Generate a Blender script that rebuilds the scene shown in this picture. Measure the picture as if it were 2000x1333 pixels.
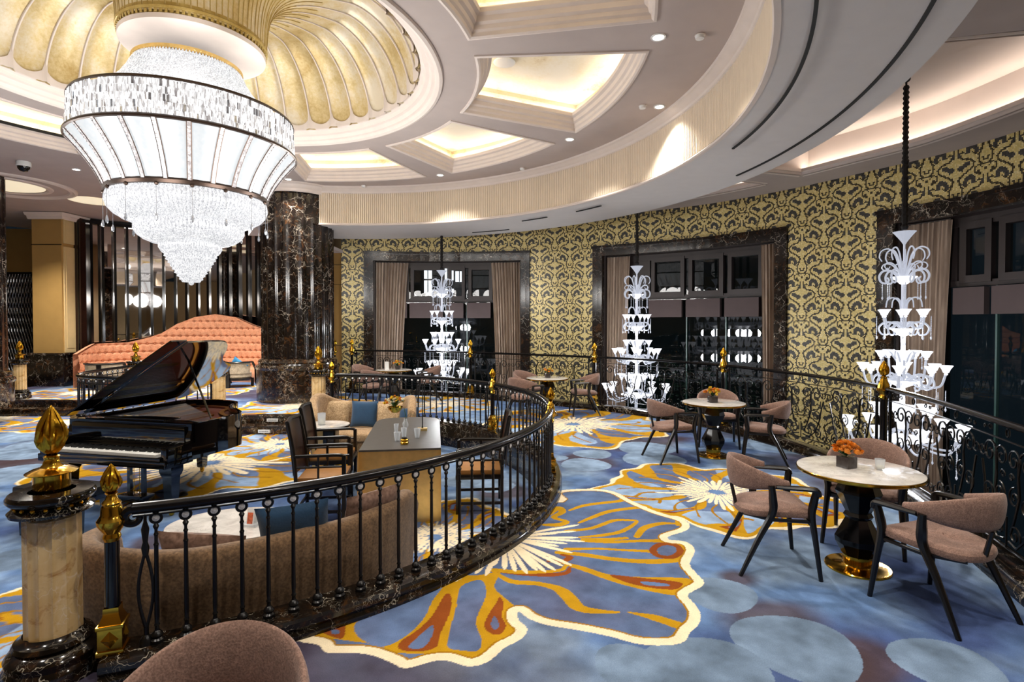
import bpy, bmesh, math, random
import numpy as np
from mathutils import Vector, Matrix

rnd = random.Random(7)
PI = math.pi
def R(a): return math.radians(a)

for o in list(bpy.data.objects): bpy.data.objects.remove(o)
scene = bpy.context.scene
COL = scene.collection

# ------------------------------------------------------------------ camera
cam_data = bpy.data.cameras.new('camera')
cam_data.sensor_width = 36.0
cam_data.lens = 1067.0 / 2000.0 * 36.0
cam_data.shift_y = -16.9 / 2000.0
cam_data.clip_start = 0.05
cam_data.clip_end = 200
cam = bpy.data.objects.new('camera', cam_data)
COL.objects.link(cam)
cam.location = (0, 0, 1.84)
cam.rotation_euler = (R(89.0), 0, 0)
scene.camera = cam

# ------------------------------------------------------------------ world, colour management, exposure
world = bpy.data.worlds.new('night')
scene.world = world
world.use_nodes = True
world.node_tree.nodes['Background'].inputs[0].default_value = (0.004, 0.007, 0.010, 1)
world.node_tree.nodes['Background'].inputs[1].default_value = 1.0
scene.view_settings.view_transform = 'Standard'
scene.view_settings.look = 'None'
scene.view_settings.gamma = 1.0
scene.view_settings.use_curve_mapping = False
scene.view_settings.exposure = 0.45
scene.cycles.use_denoising = True
scene.cycles.max_bounces = 6
scene.cycles.diffuse_bounces = 3
scene.cycles.glossy_bounces = 3
scene.cycles.transmission_bounces = 4
scene.cycles.transparent_max_bounces = 8
scene.cycles.sample_clamp_indirect = 4.0
scene.cycles.caustics_reflective = False
scene.cycles.caustics_refractive = False

# ------------------------------------------------------------------ lamps of the room (recessed downlights, lounge lights and added fill spots)
P_DOWN = 270.0      # one recessed downlight
E_CRYSTAL = 1.3    # grand chandelier glass
E_COVE = 13.0      # strips hidden in the coffer ledges
def spot(name, loc, power, size=1.9, blend=.7, col=(1.0, .93, .84), rad=.06):
    l = bpy.data.lights.new(name, 'SPOT'); l.energy = power; l.spot_size = size; l.spot_blend = blend
    l.color = col; l.shadow_soft_size = rad
    o = bpy.data.objects.new(name, l); COL.objects.link(o); o.location = loc
    return o
def point(name, loc, power, col=(1, .95, .9), rad=.1):
    l = bpy.data.lights.new(name, 'POINT'); l.energy = power; l.color = col; l.shadow_soft_size = rad
    o = bpy.data.objects.new(name, l); COL.objects.link(o); o.location = loc
    return o
CX, CY = -3.9, 6.79          # centre of the domed ceiling
CZ = 5.02                    # ceiling height
L0 = -0.30                   # sunken lounge floor
DOWNLIGHTS = [(1.627, 6.127), (2.165, 8.079), (1.001, 9.51), (-1.541, 11.8), (-4.946, 12.134), (-9.022, 11.369),
              (-6.361, 12.863), (-9.798, 11.004)]
FILL_DOWN = [(-6.0, -4.0), (-12.0, -2.5), (-14.5, 5.0), (.5, -5.5), (-14.8, 10.0), (-.2, 2.1), (-2.9, .9), (-6.5, 1.6), (-9.4, 4.0), (-10.2, 7.2), (-12.8, 14.0), (-7.6, 15.0), (-10.3, 15.4), (-6.9, 14.0)]  # unseen spots added as fill, besides the downlights that show
for (x, y) in DOWNLIGHTS + FILL_DOWN:
    p = P_DOWN * (2.2 if y > 12.5 else (.8 if (-3.5 < x < 1 and y < 2.5) else (2.5 if y < -2 else 1.0)))
    spot('downlight_and_fill_beam', (x, y, CZ - .03), p)
for (x, y) in [(2.5, 2.7), (3.4, .8), (1.3, .6), (3.9, 3.3)]:      # unseen fill spots added under the low soffit to brighten the right foreground
    spot('downlight_and_fill_beam', (x, y, 4.06), 110, 2.3)

P_CHAND = 62.0
for k in range(8):
    a = 2 * PI * k / 8 + .2
    point('grand_chandelier_lamp', (-3.98 + 1.75 * math.cos(a), 6.79 + 1.75 * math.sin(a), 3.0), P_CHAND, (1.0, .97, .93), .3)
for k in range(6):
    a = 2 * PI * k / 6
    point('grand_chandelier_lamp', (-3.98 + 1.05 * math.cos(a), 6.79 + 1.05 * math.sin(a), 4.72), 9, (1.0, .95, .88), .1)
# ------------------------------------------------------------------ helpers
def lin(c):
    if isinstance(c, str):
        c = c.lstrip('#'); c = [int(c[i:i+2], 16) / 255 for i in (0, 2, 4)]
    return tuple((v / 12.92 if v <= .04045 else ((v + .055) / 1.055) ** 2.4) for v in c)

class NT:
    def __init__(s, name):
        s.m = bpy.data.materials.new(name); s.m.use_nodes = True
        s.t = s.m.node_tree; s.b = s.t.nodes['Principled BSDF']
    def n(s, typ, **kw):
        nd = s.t.nodes.new(typ)
        for k, v in kw.items():
            if k in nd.inputs: nd.inputs[k].default_value = v
            else: setattr(nd, k, v)
        return nd
    def l(s, a, b): s.t.links.new(a, b)
    def ramp(s, src, stops, interp='LINEAR'):
        r = s.n('ShaderNodeValToRGB'); r.color_ramp.interpolation = interp
        els = r.color_ramp.elements
        while len(els) < len(stops): els.new(.5)
        for e, (p, c) in zip(els, stops):
            e.position = p; e.color = (*c[:3], 1)
        s.l(src, r.inputs[0]); return r.outputs[0]
    def mix(s, f, a, b, mode='MIX'):
        m = s.n('ShaderNodeMix', data_type='RGBA', blend_type=mode)
        for sock, v in ((m.inputs[0], f), (m.inputs[6], a), (m.inputs[7], b)):
            if hasattr(v, 'is_linked') or hasattr(v, 'links'): s.l(v, sock)
            elif isinstance(v, (int, float)): sock.default_value = v
            else: sock.default_value = (*v[:3], 1)
        return m.outputs[2]
    def math(s, op, a, b=None):
        m = s.n('ShaderNodeMath', operation=op)
        for i, v in enumerate((a, b)):
            if v is None: continue
            if isinstance(v, (int, float)): m.inputs[i].default_value = v
            else: s.l(v, m.inputs[i])
        return m.outputs[0]
    def coord(s, kind='Object', scale=(1, 1, 1)):
        c = s.n('ShaderNodeTexCoord'); mp = s.n('ShaderNodeMapping'); mp.inputs['Scale'].default_value = scale
        s.l(c.outputs[kind], mp.inputs[0]); return mp.outputs[0]
    def noise(s, vec, scale, detail=4, rough=.5, dist=0):
        n = s.n('ShaderNodeTexNoise'); n.inputs['Scale'].default_value = scale; n.inputs['Detail'].default_value = detail
        n.inputs['Roughness'].default_value = rough; n.inputs['Distortion'].default_value = dist
        s.l(vec, n.inputs['Vector']); return n
    def bump(s, h, strength=.3, dist=.01):
        b = s.n('ShaderNodeBump'); b.inputs['Strength'].default_value = strength; b.inputs['Distance'].default_value = dist
        s.l(h, b.inputs['Height']); s.l(b.outputs[0], s.b.inputs['Normal'])
    def base(s, v):
        if hasattr(v, 'links'): s.l(v, s.b.inputs['Base Color'])
        else: s.b.inputs['Base Color'].default_value = (*v[:3], 1)

def simple(name, col, rough=.5, metal=0., var=0., vscale=6., bump=0., bscale=40., coat=0., emit=0., ecol=None, alpha=1., sheen=0.):
    t = NT(name); c = lin(col)
    t.b.inputs['Roughness'].default_value = rough; t.b.inputs['Metallic'].default_value = metal
    if coat: t.b.inputs['Coat Weight'].default_value = coat; t.b.inputs['Coat Roughness'].default_value = .05
    if sheen: t.b.inputs['Sheen Weight'].default_value = sheen
    vec = t.coord()
    n = t.noise(vec, vscale, 5)
    k = max(var, .02)
    t.base(t.ramp(n.outputs[0], [(.3, tuple(x * (1 - k) for x in c)), (.7, tuple(min(1, x * (1 + k)) for x in c))]))
    if bump: t.bump(t.noise(vec, bscale, 3).outputs[0], bump, .01)
    if emit:
        t.b.inputs['Emission Color'].default_value = (*lin(ecol or col), 1); t.b.inputs['Emission Strength'].default_value = emit
    if alpha < 1: t.b.inputs['Alpha'].default_value = alpha
    return t.m

def marble(name, c0, c1, vein, scale=2.2, rough=.12, vein_w=.035, amber=None, amount=.8):
    t = NT(name); v = t.coord()
    n1 = t.noise(v, scale * 1.4, 6, .6, .4)
    basec = t.ramp(n1.outputs[0], [(.35, lin(c0)), (.65, lin(c1))])
    if amber:
        n3 = t.noise(v, scale * 2.6, 7, .7, 1.0)
        f = t.ramp(n3.outputs[0], [(.53, (0, 0, 0)), (.68, (1, 1, 1))])
        basec = t.mix(f, basec, lin(amber))
    nd = t.noise(v, scale * 1.1, 4, .6, 0)
    add = t.n('ShaderNodeVectorMath', operation='ADD'); sc = t.n('ShaderNodeVectorMath', operation='SCALE'); sc.inputs[3].default_value = .55
    t.l(nd.outputs['Color'], sc.inputs[0]); t.l(v, add.inputs[0]); t.l(sc.outputs[0], add.inputs[1])
    vo = t.n('ShaderNodeTexVoronoi', feature='DISTANCE_TO_EDGE'); vo.inputs['Scale'].default_value = scale * 1.6
    t.l(add.outputs[0], vo.inputs['Vector'])
    brk = t.noise(v, scale * 3.1, 3, .5)
    w = t.math('MULTIPLY', brk.outputs[0], vein_w * 2)
    e = t.math('SUBTRACT', 1, t.math('DIVIDE', vo.outputs['Distance'], w))
    e = t.math('MAXIMUM', e, 0)
    gate = t.ramp(t.noise(v, scale * .9, 3).outputs[0], [(.46, (0, 0, 0)), (.58, (1, 1, 1))])
    vo2 = t.n('ShaderNodeTexVoronoi', feature='DISTANCE_TO_EDGE'); vo2.inputs['Scale'].default_value = scale * 5.5
    t.l(add.outputs[0], vo2.inputs['Vector'])
    e2 = t.math('MAXIMUM', t.math('SUBTRACT', 1, t.math('DIVIDE', vo2.outputs['Distance'], vein_w * .9)), 0)
    e2 = t.math('MULTIPLY', e2, t.math('MULTIPLY', t.ramp(brk.outputs[0], [(.5, (0, 0, 0)), (.62, (1, 1, 1))]), .7))
    ee = t.math('MULTIPLY', t.math('MINIMUM', t.math('ADD', t.math('MULTIPLY', e, gate), e2), 1), amount)
    t.base(t.mix(ee, basec, lin(vein)))
    t.b.inputs['Roughness'].default_value = rough
    return t.m

def brass(name, col=(.83, .62, .2), rough=.16, dents=0.):
    t = NT(name); t.b.inputs['Metallic'].default_value = 1; t.b.inputs['Roughness'].default_value = rough
    v = t.coord(); n = t.noise(v, 14, 3)
    t.base(t.ramp(n.outputs[0], [(.3, tuple(c * .86 for c in lin(col))), (.7, lin(col))]))
    if dents: t.bump(n.outputs[0], dents, .01)
    return t.m

MAT = {}
MAT['dark_marble'] = marble('dark_marble', '#0c0a09', '#1d1512', '#d8cdbb', 2.4, .14, .020, amber='#4a2f18', amount=.7)
MAT['kerb_marble'] = marble('kerb_marble', '#090807', '#17110d', '#d2c7b2', 3.6, .1, .022, amber='#3a2410', amount=.7)
MAT['gold_marble'] = marble('gold_marble', '#100c09', '#2a1b10', '#d9cdb8', 4.0, .14, .03, amber='#6b431b', amount=.8)
MAT['cream_marble'] = marble('cream_marble', '#cfa96f', '#e2c592', '#f3ead9', 2.4, .22, .05, amber='#a8763c', amount=.6)
MAT['table_marble'] = marble('table_marble', '#b9b4ae', '#d8d4ce', '#8f8a86', 5.0, .07, .05, amount=.5)
MAT['black_gloss'] = simple('black_gloss', '#08080a', .12, 0, .1)
MAT['iron'] = simple('wrought_iron', '#0d0c0d', .28, .3, .15, 12)
MAT['handrail'] = simple('handrail_metal', '#131214', .2, .4, .1, 9)
MAT['piano'] = simple('piano_lacquer', '#050506', .035, 0, .05, coat=1)
MAT['brass'] = brass('polished_brass', '#d9a93a', .14)
MAT['finial_gold'] = brass('finial_gold', '#d2a12e', .2, .25)
MAT['pale_gold'] = brass('brushed_gold', '#f3d694', .42)
MAT['plaster'] = simple('ceiling_plaster', '#b8aba5', .85, 0, .05, 2.5)
MAT['plaster_trim'] = simple('ceiling_moulding', '#dccfc6', .7, 0, .03)
MAT['soffit'] = simple('soffit_paint', '#d3cfcd', .9, 0, .02)
MAT['fascia'] = simple('fluted_fascia', '#e6d6c0', .75, 0, .03)
MAT['cove_white'] = simple('cove_paint', '#dccfc8', .9, 0, .06, 1.2)
MAT['slot'] = simple('vent_slot', '#101010', .8)
MAT['beige_panel'] = simple('beige_panel', '#b08c52', .35, 0, .05, 3)
MAT['beige_lit'] = simple('beige_lit_panel', '#d9c08d', .4, 0, .04)  # lit side of the beige pillar put into a lighter colour
MAT['room_wall'] = simple('room_wall', '#b7a17c', .7, 0, .05)
MAT['dark_lattice'] = simple('dark_lattice', '#131110', .35, .2)
MAT['wood_dark'] = simple('dark_wood', '#0b0807', .3, 0, .3, 25)
MAT['wood_brown'] = simple('brown_wood', '#2a1710', .3, 0, .35, 18)
MAT['leather'] = simple('tan_leather', '#9a6a34', .45, 0, .08, 10, .2, 60)
MAT['blue_velvet'] = simple('blue_velvet', '#0c3857', .85, 0, .1, 9, .2, 90, sheen=.4)
MAT['blue_light'] = simple('bright_blue', '#2f7fae', .8, 0, .08)
MAT['white'] = simple('white_plastic', '#e8e8e6', .5)
MAT['black'] = simple('black_plastic', '#0a0a0b', .4)
MAT['window_brown'] = simple('window_brown', '#2b211f', .45, 0, .08)
MAT['blind_brown'] = simple('blind_brown', '#4d403f', .8, 0, .04)
MAT['steel'] = simple('polished_steel', '#b9babd', .2, 1)
MAT['red_felt'] = simple('soundboard', '#5a2413', .4, 0, .2, 8)
MAT['iron_gold'] = brass('piano_frame', '#a8712c', .3)
MAT['ivory'] = simple('ivory', '#d9d6cf', .35)
MAT['leaf_green'] = simple('leaf_green', '#234a1c', .5, 0, .4, 20)
MAT['dark_leaf'] = simple('night_leaf', '#1d3a20', .4, 0, .5, 12)
MAT['orange'] = simple('orange_petal', '#e08318', .55, 0, .25, 30)
MAT['yellow'] = simple('yellow_petal', '#e3bd34', .55, 0, .25, 30)
MAT['cream_petal'] = simple('cream_petal', '#e6ddb8', .6, 0, .1, 30)
MAT['vase'] = simple('smoked_vase', '#3d3735', .2, 0, .3, 25)
MAT['grey_top'] = simple('grey_tabletop', '#4c4946', .35, 0, .12, 14)
MAT['mirror'] = simple('smoked_mirror', '#c9c4c0', .02, 1)
MAT['lamp'] = simple('lamp_disc', '#ffffff', .5, emit=14, ecol='#fff6ea')
MAT['cove_strip'] = simple('cove_strip', '#fff0d0', .5, emit=E_COVE, ecol='#fff5e8')
MAT['cove_cool'] = simple('cove_cool_strip', '#fff0d0', .5, emit=7, ecol='#fff2e2')
MAT['void'] = simple('void_floor', '#191512', .15, 0, .3)
MAT['copper_stone'] = simple('night_facade', '#2a2723', .8, 0, .2, 1.5)
MAT['glass_edge'] = simple('glass_edge', '#37544f', .3)
MAT['lit_window'] = simple('lit_window', '#e8eef5', .5, emit=2.2, ecol='#e6eef6')
MAT['warm_window'] = simple('warm_window', '#ffb84e', .5, emit=1.3, ecol='#d9902c')

def fabric(name, a, b, scale=90, rough=.95, bump=.35):
    t = NT(name); v = t.coord()
    n = t.noise(v, scale, 2); n2 = t.noise(v, scale * .22, 4)
    c = t.ramp(n.outputs[0], [(.35, lin(a)), (.65, lin(b))])
    k = t.ramp(n2.outputs[0], [(.3, (.8, .8, .8)), (.7, (1.1, 1.1, 1.1))])
    t.base(t.mix(1.0, c, k, 'MULTIPLY')); t.b.inputs['Roughness'].default_value = rough
    t.b.inputs['Sheen Weight'].default_value = .15
    t.bump(n.outputs[0], bump, .004)
    return t.m
MAT['chair_fabric'] = fabric('mauve_brown_weave', '#765a4e', '#97786a', 150)
MAT['sofa_beige'] = fabric('beige_boucle', '#8b6d4c', '#b1936d', 60)
MAT['cushion_beige'] = fabric('beige_weave', '#957a57', '#c0a47e', 45)
MAT['cushion_brown'] = fabric('brown_velvet', '#5b4234', '#86695a', 25)
MAT['pink'] = fabric('salmon_velvet', '#cb8660', '#dc9f7b', 40, .8, .1)
MAT['sofa_shaded'] = fabric('shaded_boucle', '#5c452e', '#7d6144', 60)  # beige boucle darkened, shade of the unlit sofa back put into the colour
MAT['cream_fabric'] = fabric('cream_weave', '#a79a84', '#c9bda6', 50)

# gold and silver leaf of the dome and the coffers
t = NT('gold_leaf'); v = t.coord()
n1 = t.noise(v, 1.1, 5, .6, .2); n2 = t.noise(v, 22, 4, .7)
f = t.math('ADD', t.math('MULTIPLY', n1.outputs[0], .75), t.math('MULTIPLY', n2.outputs[0], .25))
t.base(t.ramp(f, [(.40, lin('#dacfba')), (.52, lin('#cdb888')), (.66, lin('#a98b4b'))]))
t.b.inputs['Metallic'].default_value = .35; t.b.inputs['Roughness'].default_value = .42
MAT['gold_leaf'] = t.m
t = NT('stem_leaf'); v = t.coord()
n1 = t.noise(v, 3, 6, .7, .2)
t.base(t.ramp(n1.outputs[0], [(.35, lin('#c8b272')), (.65, lin('#9b7d35'))]))
t.b.inputs['Metallic'].default_value = .35; t.b.inputs['Roughness'].default_value = .4
MAT['stem_leaf'] = t.m
t = NT('coffer_leaf'); v = t.coord()
n1 = t.noise(v, .9, 5, .6, .3); n2 = t.noise(v, 25, 3, .7)
f = t.math('ADD', t.math('MULTIPLY', n1.outputs[0], .8), t.math('MULTIPLY', n2.outputs[0], .2))
t.base(t.ramp(f, [(.42, lin('#e6dfce')), (.55, lin('#dfd3b6')), (.66, lin('#b99e66'))]))
t.b.inputs['Roughness'].default_value = .5
MAT['coffer_leaf'] = t.m

# chandelier glass: hanging crystal lit from within
def crystal(name, a, b, scale, lo, hi, emit, dark=None):
    t = NT(name); v = t.coord('Object', scale)
    n = t.n('ShaderNodeTexVoronoi'); n.inputs['Scale'].default_value = 1.0; t.l(v, n.inputs['Vector'])
    n2 = t.noise(v, 2.2, 2)
    s = t.ramp(n.outputs['Color'], [(lo, lin(a)), (hi, lin(b))])
    t.b.inputs['Base Color'].default_value = (.10, .10, .11, 1); t.l(s, t.b.inputs['Emission Color'])
    st = t.math('MULTIPLY', t.math('ADD', n2.outputs[0], .35), emit)
    t.l(st, t.b.inputs['Emission Strength']); t.b.inputs['Roughness'].default_value = .15
    return t.m
MAT['crystal_drum'] = crystal('crystal_drum', '#77706e', '#ffffff', (60, 60, 14), .12, .7, E_CRYSTAL * .8)
MAT['crystal_bead'] = crystal('crystal_bead', '#a3a5ab', '#ffffff', (120, 120, 60), .1, .75, E_CRYSTAL * .62)
MAT['crystal_grey'] = simple('crystal_prism', '#8d9096', .08, .6, .3, 30)
t = NT('shade_glass'); v = t.coord(); n = t.noise(v, 18, 3)
c = t.ramp(n.outputs[0], [(.3, lin('#e9f1f6')), (.7, lin('#ffffff'))]); t.b.inputs['Base Color'].default_value = (.12, .13, .14, 1); t.l(c, t.b.inputs['Emission Color'])
t.b.inputs['Emission Strength'].default_value = E_CRYSTAL * .33; t.b.inputs['Roughness'].default_value = .4
MAT['shade_glass'] = t.m
MAT['rib_crystal'] = crystal('rib_crystal', '#8f8480', '#f2e6e2', (45, 45, 45), .1, .7, .9)
MAT['bronze'] = simple('dark_bronze', '#3c2f28', .35, .8)
MAT['cup_glass'] = simple('lit_glass_cup', '#5a5c62', .15, emit=1.15, ecol='#f4f6ff')
MAT['arm_glass'] = simple('clear_arm_glass', '#5c5f66', .06, emit=.40, ecol='#e8eeff')

t = NT('window_glass')
t.b.inputs['Base Color'].default_value = (.002, .005, .006, 1); t.b.inputs['Roughness'].default_value = .0
t.b.inputs['Alpha'].default_value = .45; t.b.inputs['Specular IOR Level'].default_value = .8
MAT['glass'] = t.m
t = NT('clear_glass')
t.b.inputs['Base Color'].default_value = (.8, .85, .9, 1); t.b.inputs['Roughness'].default_value = .02
t.b.inputs['Alpha'].default_value = .35; t.b.inputs['Specular IOR Level'].default_value = 1.0
MAT['clear_glass'] = t.m

# curtain cloth
t = NT('curtain_cloth'); v = t.coord('Object', (1, 1, .15)); n = t.noise(v, 14, 3)
t.base(t.ramp(n.outputs[0], [(.3, lin('#86705f')), (.7, lin('#ae9884'))])); t.b.inputs['Roughness'].default_value = .6
t.b.inputs['Sheen Weight'].default_value = .3
MAT['curtain'] = t.m

# carpet: the woven drawing is stored in the mesh as colour, the pile as bump
t = NT('carpet'); a = t.n('ShaderNodeVertexColor', layer_name='Col'); v = t.coord('Object')
n = t.noise(v, 160, 2, .6); n2 = t.noise(v, 9, 5, .6)
k = t.ramp(n2.outputs[0], [(.3, (.9, .9, .9)), (.7, (1.08, 1.08, 1.08))])
k2 = t.ramp(n.outputs[0], [(.3, (.86, .86, .86)), (.7, (1.1, 1.1, 1.1))])
t.base(t.mix(1.0, t.mix(1.0, a.outputs[0], k, 'MULTIPLY'), k2, 'MULTIPLY'))
t.b.inputs['Roughness'].default_value = 1.0; t.b.inputs['Specular IOR Level'].default_value = .1
t.bump(n.outputs[0], .5, .006)
MAT['carpet'] = t.m

# glass mosaic: colour per tile, grout from the tile grid
t = NT('mosaic'); a = t.n('ShaderNodeVertexColor', layer_name='Col'); uv = t.n('ShaderNodeTexCoord')
fr = t.n('ShaderNodeVectorMath', operation='FRACTION'); t.l(uv.outputs['UV'], fr.inputs[0])
sep = t.n('ShaderNodeSeparateXYZ'); t.l(fr.outputs[0], sep.inputs[0])
def edge(o):
    d = t.math('ABSOLUTE', t.math('SUBTRACT', o, .5))
    return t.math('GREATER_THAN', d, .43)
g = t.math('MAXIMUM', edge(sep.outputs[0]), edge(sep.outputs[1]))
t.base(t.mix(t.math('MULTIPLY', g, .55), a.outputs[0], lin('#6b5f3c')))
t.b.inputs['Roughness'].default_value = .3; t.b.inputs['Metallic'].default_value = .15
MAT['mosaic'] = t.m

# ------------------------------------------------------------------ mesh builder
class MB:
    def __init__(s): s.v = []; s.f = []; s.mi = []; s.m = 0
    def add(s, vs, fs):
        o = len(s.v); s.v += [tuple(p) for p in vs]; s.f += [tuple(i + o for i in f) for f in fs]; s.mi += [s.m] * len(fs); return s
    def box(s, x0, x1, y0, y1, z0, z1, M=None):
        vs = [(x, y, z) for z in (z0, z1) for y in (y0, y1) for x in (x0, x1)]
        if M is not None: vs = [tuple(M @ Vector(p)) for p in vs]
        return s.add(vs, [(0, 2, 3, 1), (4, 5, 7, 6), (0, 1, 5, 4), (2, 6, 7, 3), (0, 4, 6, 2), (1, 3, 7, 5)])
    def rbox(s, x0, x1, y0, y1, z0, z1, b=.01, M=None):
        # box with chamfered edges all round
        bm = bmesh.new(); bmesh.ops.create_cube(bm, size=1)
        for v in bm.verts: v.co = Vector(((x0 + x1) / 2 + v.co.x * (x1 - x0), (y0 + y1) / 2 + v.co.y * (y1 - y0), (z0 + z1) / 2 + v.co.z * (z1 - z0)))
        bmesh.ops.bevel(bm, geom=bm.edges[:], offset=b, segments=2, affect='EDGES', profile=.7)
        if M is not None: bmesh.ops.transform(bm, matrix=M, verts=bm.verts)
        bm.verts.index_update()
        s.add([v.co[:] for v in bm.verts], [[v.index for v in f.verts] for f in bm.faces]); bm.free(); return s
    def lathe(s, prof, c=(0, 0), seg=24, rmod=None, a0=0, a1=2 * PI, capb=False, capt=False):
        full = abs(a1 - a0 - 2 * PI) < 1e-6; n = seg if full else seg + 1
        vs = []
        for (r, z) in prof:
            for i in range(n):
                a = a0 + (a1 - a0) * i / seg
                rr = r if rmod is None else rmod(r, z, a)
                vs.append((c[0] + rr * math.cos(a), c[1] + rr * math.sin(a), z))
        fs = []
        for j in range(len(prof) - 1):
            for i in range(seg):
                i2 = (i + 1) % n
                fs.append((j * n + i, j * n + i2, (j + 1) * n + i2, (j + 1) * n + i))
        if capb: fs.append(tuple(range(n))[::-1])
        if capt: fs.append(tuple((len(prof) - 1) * n + i for i in range(n)))
        return s.add(vs, fs)
    def tube(s, pts, r, seg=6, cap=True, flat=None):
        pts = [Vector(p) for p in pts]; n = len(pts)
        if n < 2: return s
        rs = r if isinstance(r, (list, tuple)) else [r] * n
        vs = []; up = None
        for i, p in enumerate(pts):
            d = (pts[min(i + 1, n - 1)] - pts[max(i - 1, 0)])
            if d.length < 1e-9: d = Vector((0, 0, 1))
            d.normalize()
            if up is None:
                up = Vector((0, 0, 1)) if abs(d.z) < .9 else Vector((1, 0, 0))
            u = (up - d * up.dot(d))
            if u.length < 1e-6: u = d.orthogonal()
            u.normalize(); w = d.cross(u); up = u
            ru, rw = (rs[i], rs[i]) if flat is None else (rs[i] * flat[0], rs[i] * flat[1])
            for k in range(seg):
                a = 2 * PI * k / seg
                vs.append(tuple(p + u * (ru * math.cos(a)) + w * (rw * math.sin(a))))
        fs = []
        for j in range(n - 1):
            for k in range(seg):
                k2 = (k + 1) % seg
                fs.append((j * seg + k, j * seg + k2, (j + 1) * seg + k2, (j + 1) * seg + k))
        if cap: fs.append(tuple(range(seg))[::-1]); fs.append(tuple((n - 1) * seg + k for k in range(seg)))
        return s.add(vs, fs)
    def prism(s, poly, z0, z1, M=None):
        n = len(poly); vs = [(x, y, z0) for x, y in poly] + [(x, y, z1) for x, y in poly]
        if M is not None: vs = [tuple(M @ Vector(p)) for p in vs]
        fs = [tuple(range(n))[::-1], tuple(range(n, 2 * n))] + [(i, (i + 1) % n, n + (i + 1) % n, n + i) for i in range(n)]
        return s.add(vs, fs)
    def grid(s, fn, nu, nv, wrap_u=False):
        vs = []; 
        for j in range(nv + 1):
            for i in range(nu if wrap_u else nu + 1): vs.append(fn(i / nu, j / nv))
        w = nu if wrap_u else nu + 1; fs = []
        for j in range(nv):
            for i in range(nu):
                i2 = (i + 1) % w
                fs.append((j * w + i, j * w + i2, (j + 1) * w + i2, (j + 1) * w + i))
        return s.add(vs, fs)
    def ball(s, c, r, seg=12, ring=8, sc=(1, 1, 1)):
        c = Vector(c)
        def fn(u, v):
            a = u * 2 * PI; b = (v - .5) * PI * .999
            return (c.x + r * sc[0] * math.cos(b) * math.cos(a), c.y + r * sc[1] * math.cos(b) * math.sin(a), c.z + r * sc[2] * math.sin(b))
        return s.grid(fn, seg, ring, True)
    def sweep(s, path, prof, closed=False):
        # sweep a 2D section (side, z) along a flat path of (x, y); side is to the right of travel
        P = [Vector((p[0], p[1])) for p in path]; n = len(P); vs = []
        for i in range(n):
            a = P[(i - 1) % n] if closed or i > 0 else P[i]; b = P[(i + 1) % n] if closed or i < n - 1 else P[i]
            d = (b - a).normalized(); nr = Vector((d.y, -d.x))
            z0 = path[i][2] if len(path[i]) > 2 else 0
            for (q, z) in prof: vs.append((P[i].x + nr.x * q, P[i].y + nr.y * q, z + z0))
        m = len(prof); fs = []
        for i in range(n if closed else n - 1):
            i2 = (i + 1) % n
            for k in range(m - 1): fs.append((i * m + k, i2 * m + k, i2 * m + k + 1, i * m + k + 1))
        return s.add(vs, fs)
    def build(s, name, mat, parent=None, smooth=True, kind=None, label=None, angle=.6, loc=None):
        me = bpy.data.meshes.new(name)
        me.from_pydata(s.v, [], s.f); me.update()
        mats = mat if isinstance(mat, (list, tuple)) else [mat]
        for m in mats: me.materials.append(MAT[m] if isinstance(m, str) else m)
        if len(mats) > 1:
            me.polygons.foreach_set('material_index', s.mi)
        if smooth:
            bm = bmesh.new(); bm.from_mesh(me)
            bmesh.ops.recalc_face_normals(bm, faces=bm.faces)
            for f in bm.faces: f.smooth = True
            for e in bm.edges:
                if len(e.link_faces) == 2 and e.calc_face_angle(0) > angle: e.smooth = False
            bm.to_mesh(me); bm.free()
        o = bpy.data.objects.new(name, me); COL.objects.link(o)
        if parent: o.parent = parent
        if kind: o['kind'] = kind
        if label: o['label'] = label
        if loc: o.location = loc
        return o

def root(name, loc, rz=0, label=None, cat=None, group=None):
    o = bpy.data.objects.new(name, None); COL.objects.link(o); o.empty_display_size = .1
    o.location = loc; o.rotation_euler = (0, 0, rz)
    if label: o['label'] = label
    if cat: o['category'] = cat
    if group: o['group'] = group
    return o
def tag(o, label, cat, group=None):
    o['label'] = label; o['category'] = cat
    if group: o['group'] = group
    return o
KIDS = {}
def copy_tree(o, parent=None):
    c = o.copy(); COL.objects.link(c)
    if parent: c.parent = parent
    for ch in list(o.children): copy_tree(ch, c)
    return c
def place(proto, loc, rz=0, label=None, group=None, first=set()):
    o = proto if proto.name not in first else copy_tree(proto)
    first.add(proto.name)
    o.location = loc; o.rotation_euler = (0, 0, rz)
    if label: o['label'] = label
    if group: o['group'] = group
    return o

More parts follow.
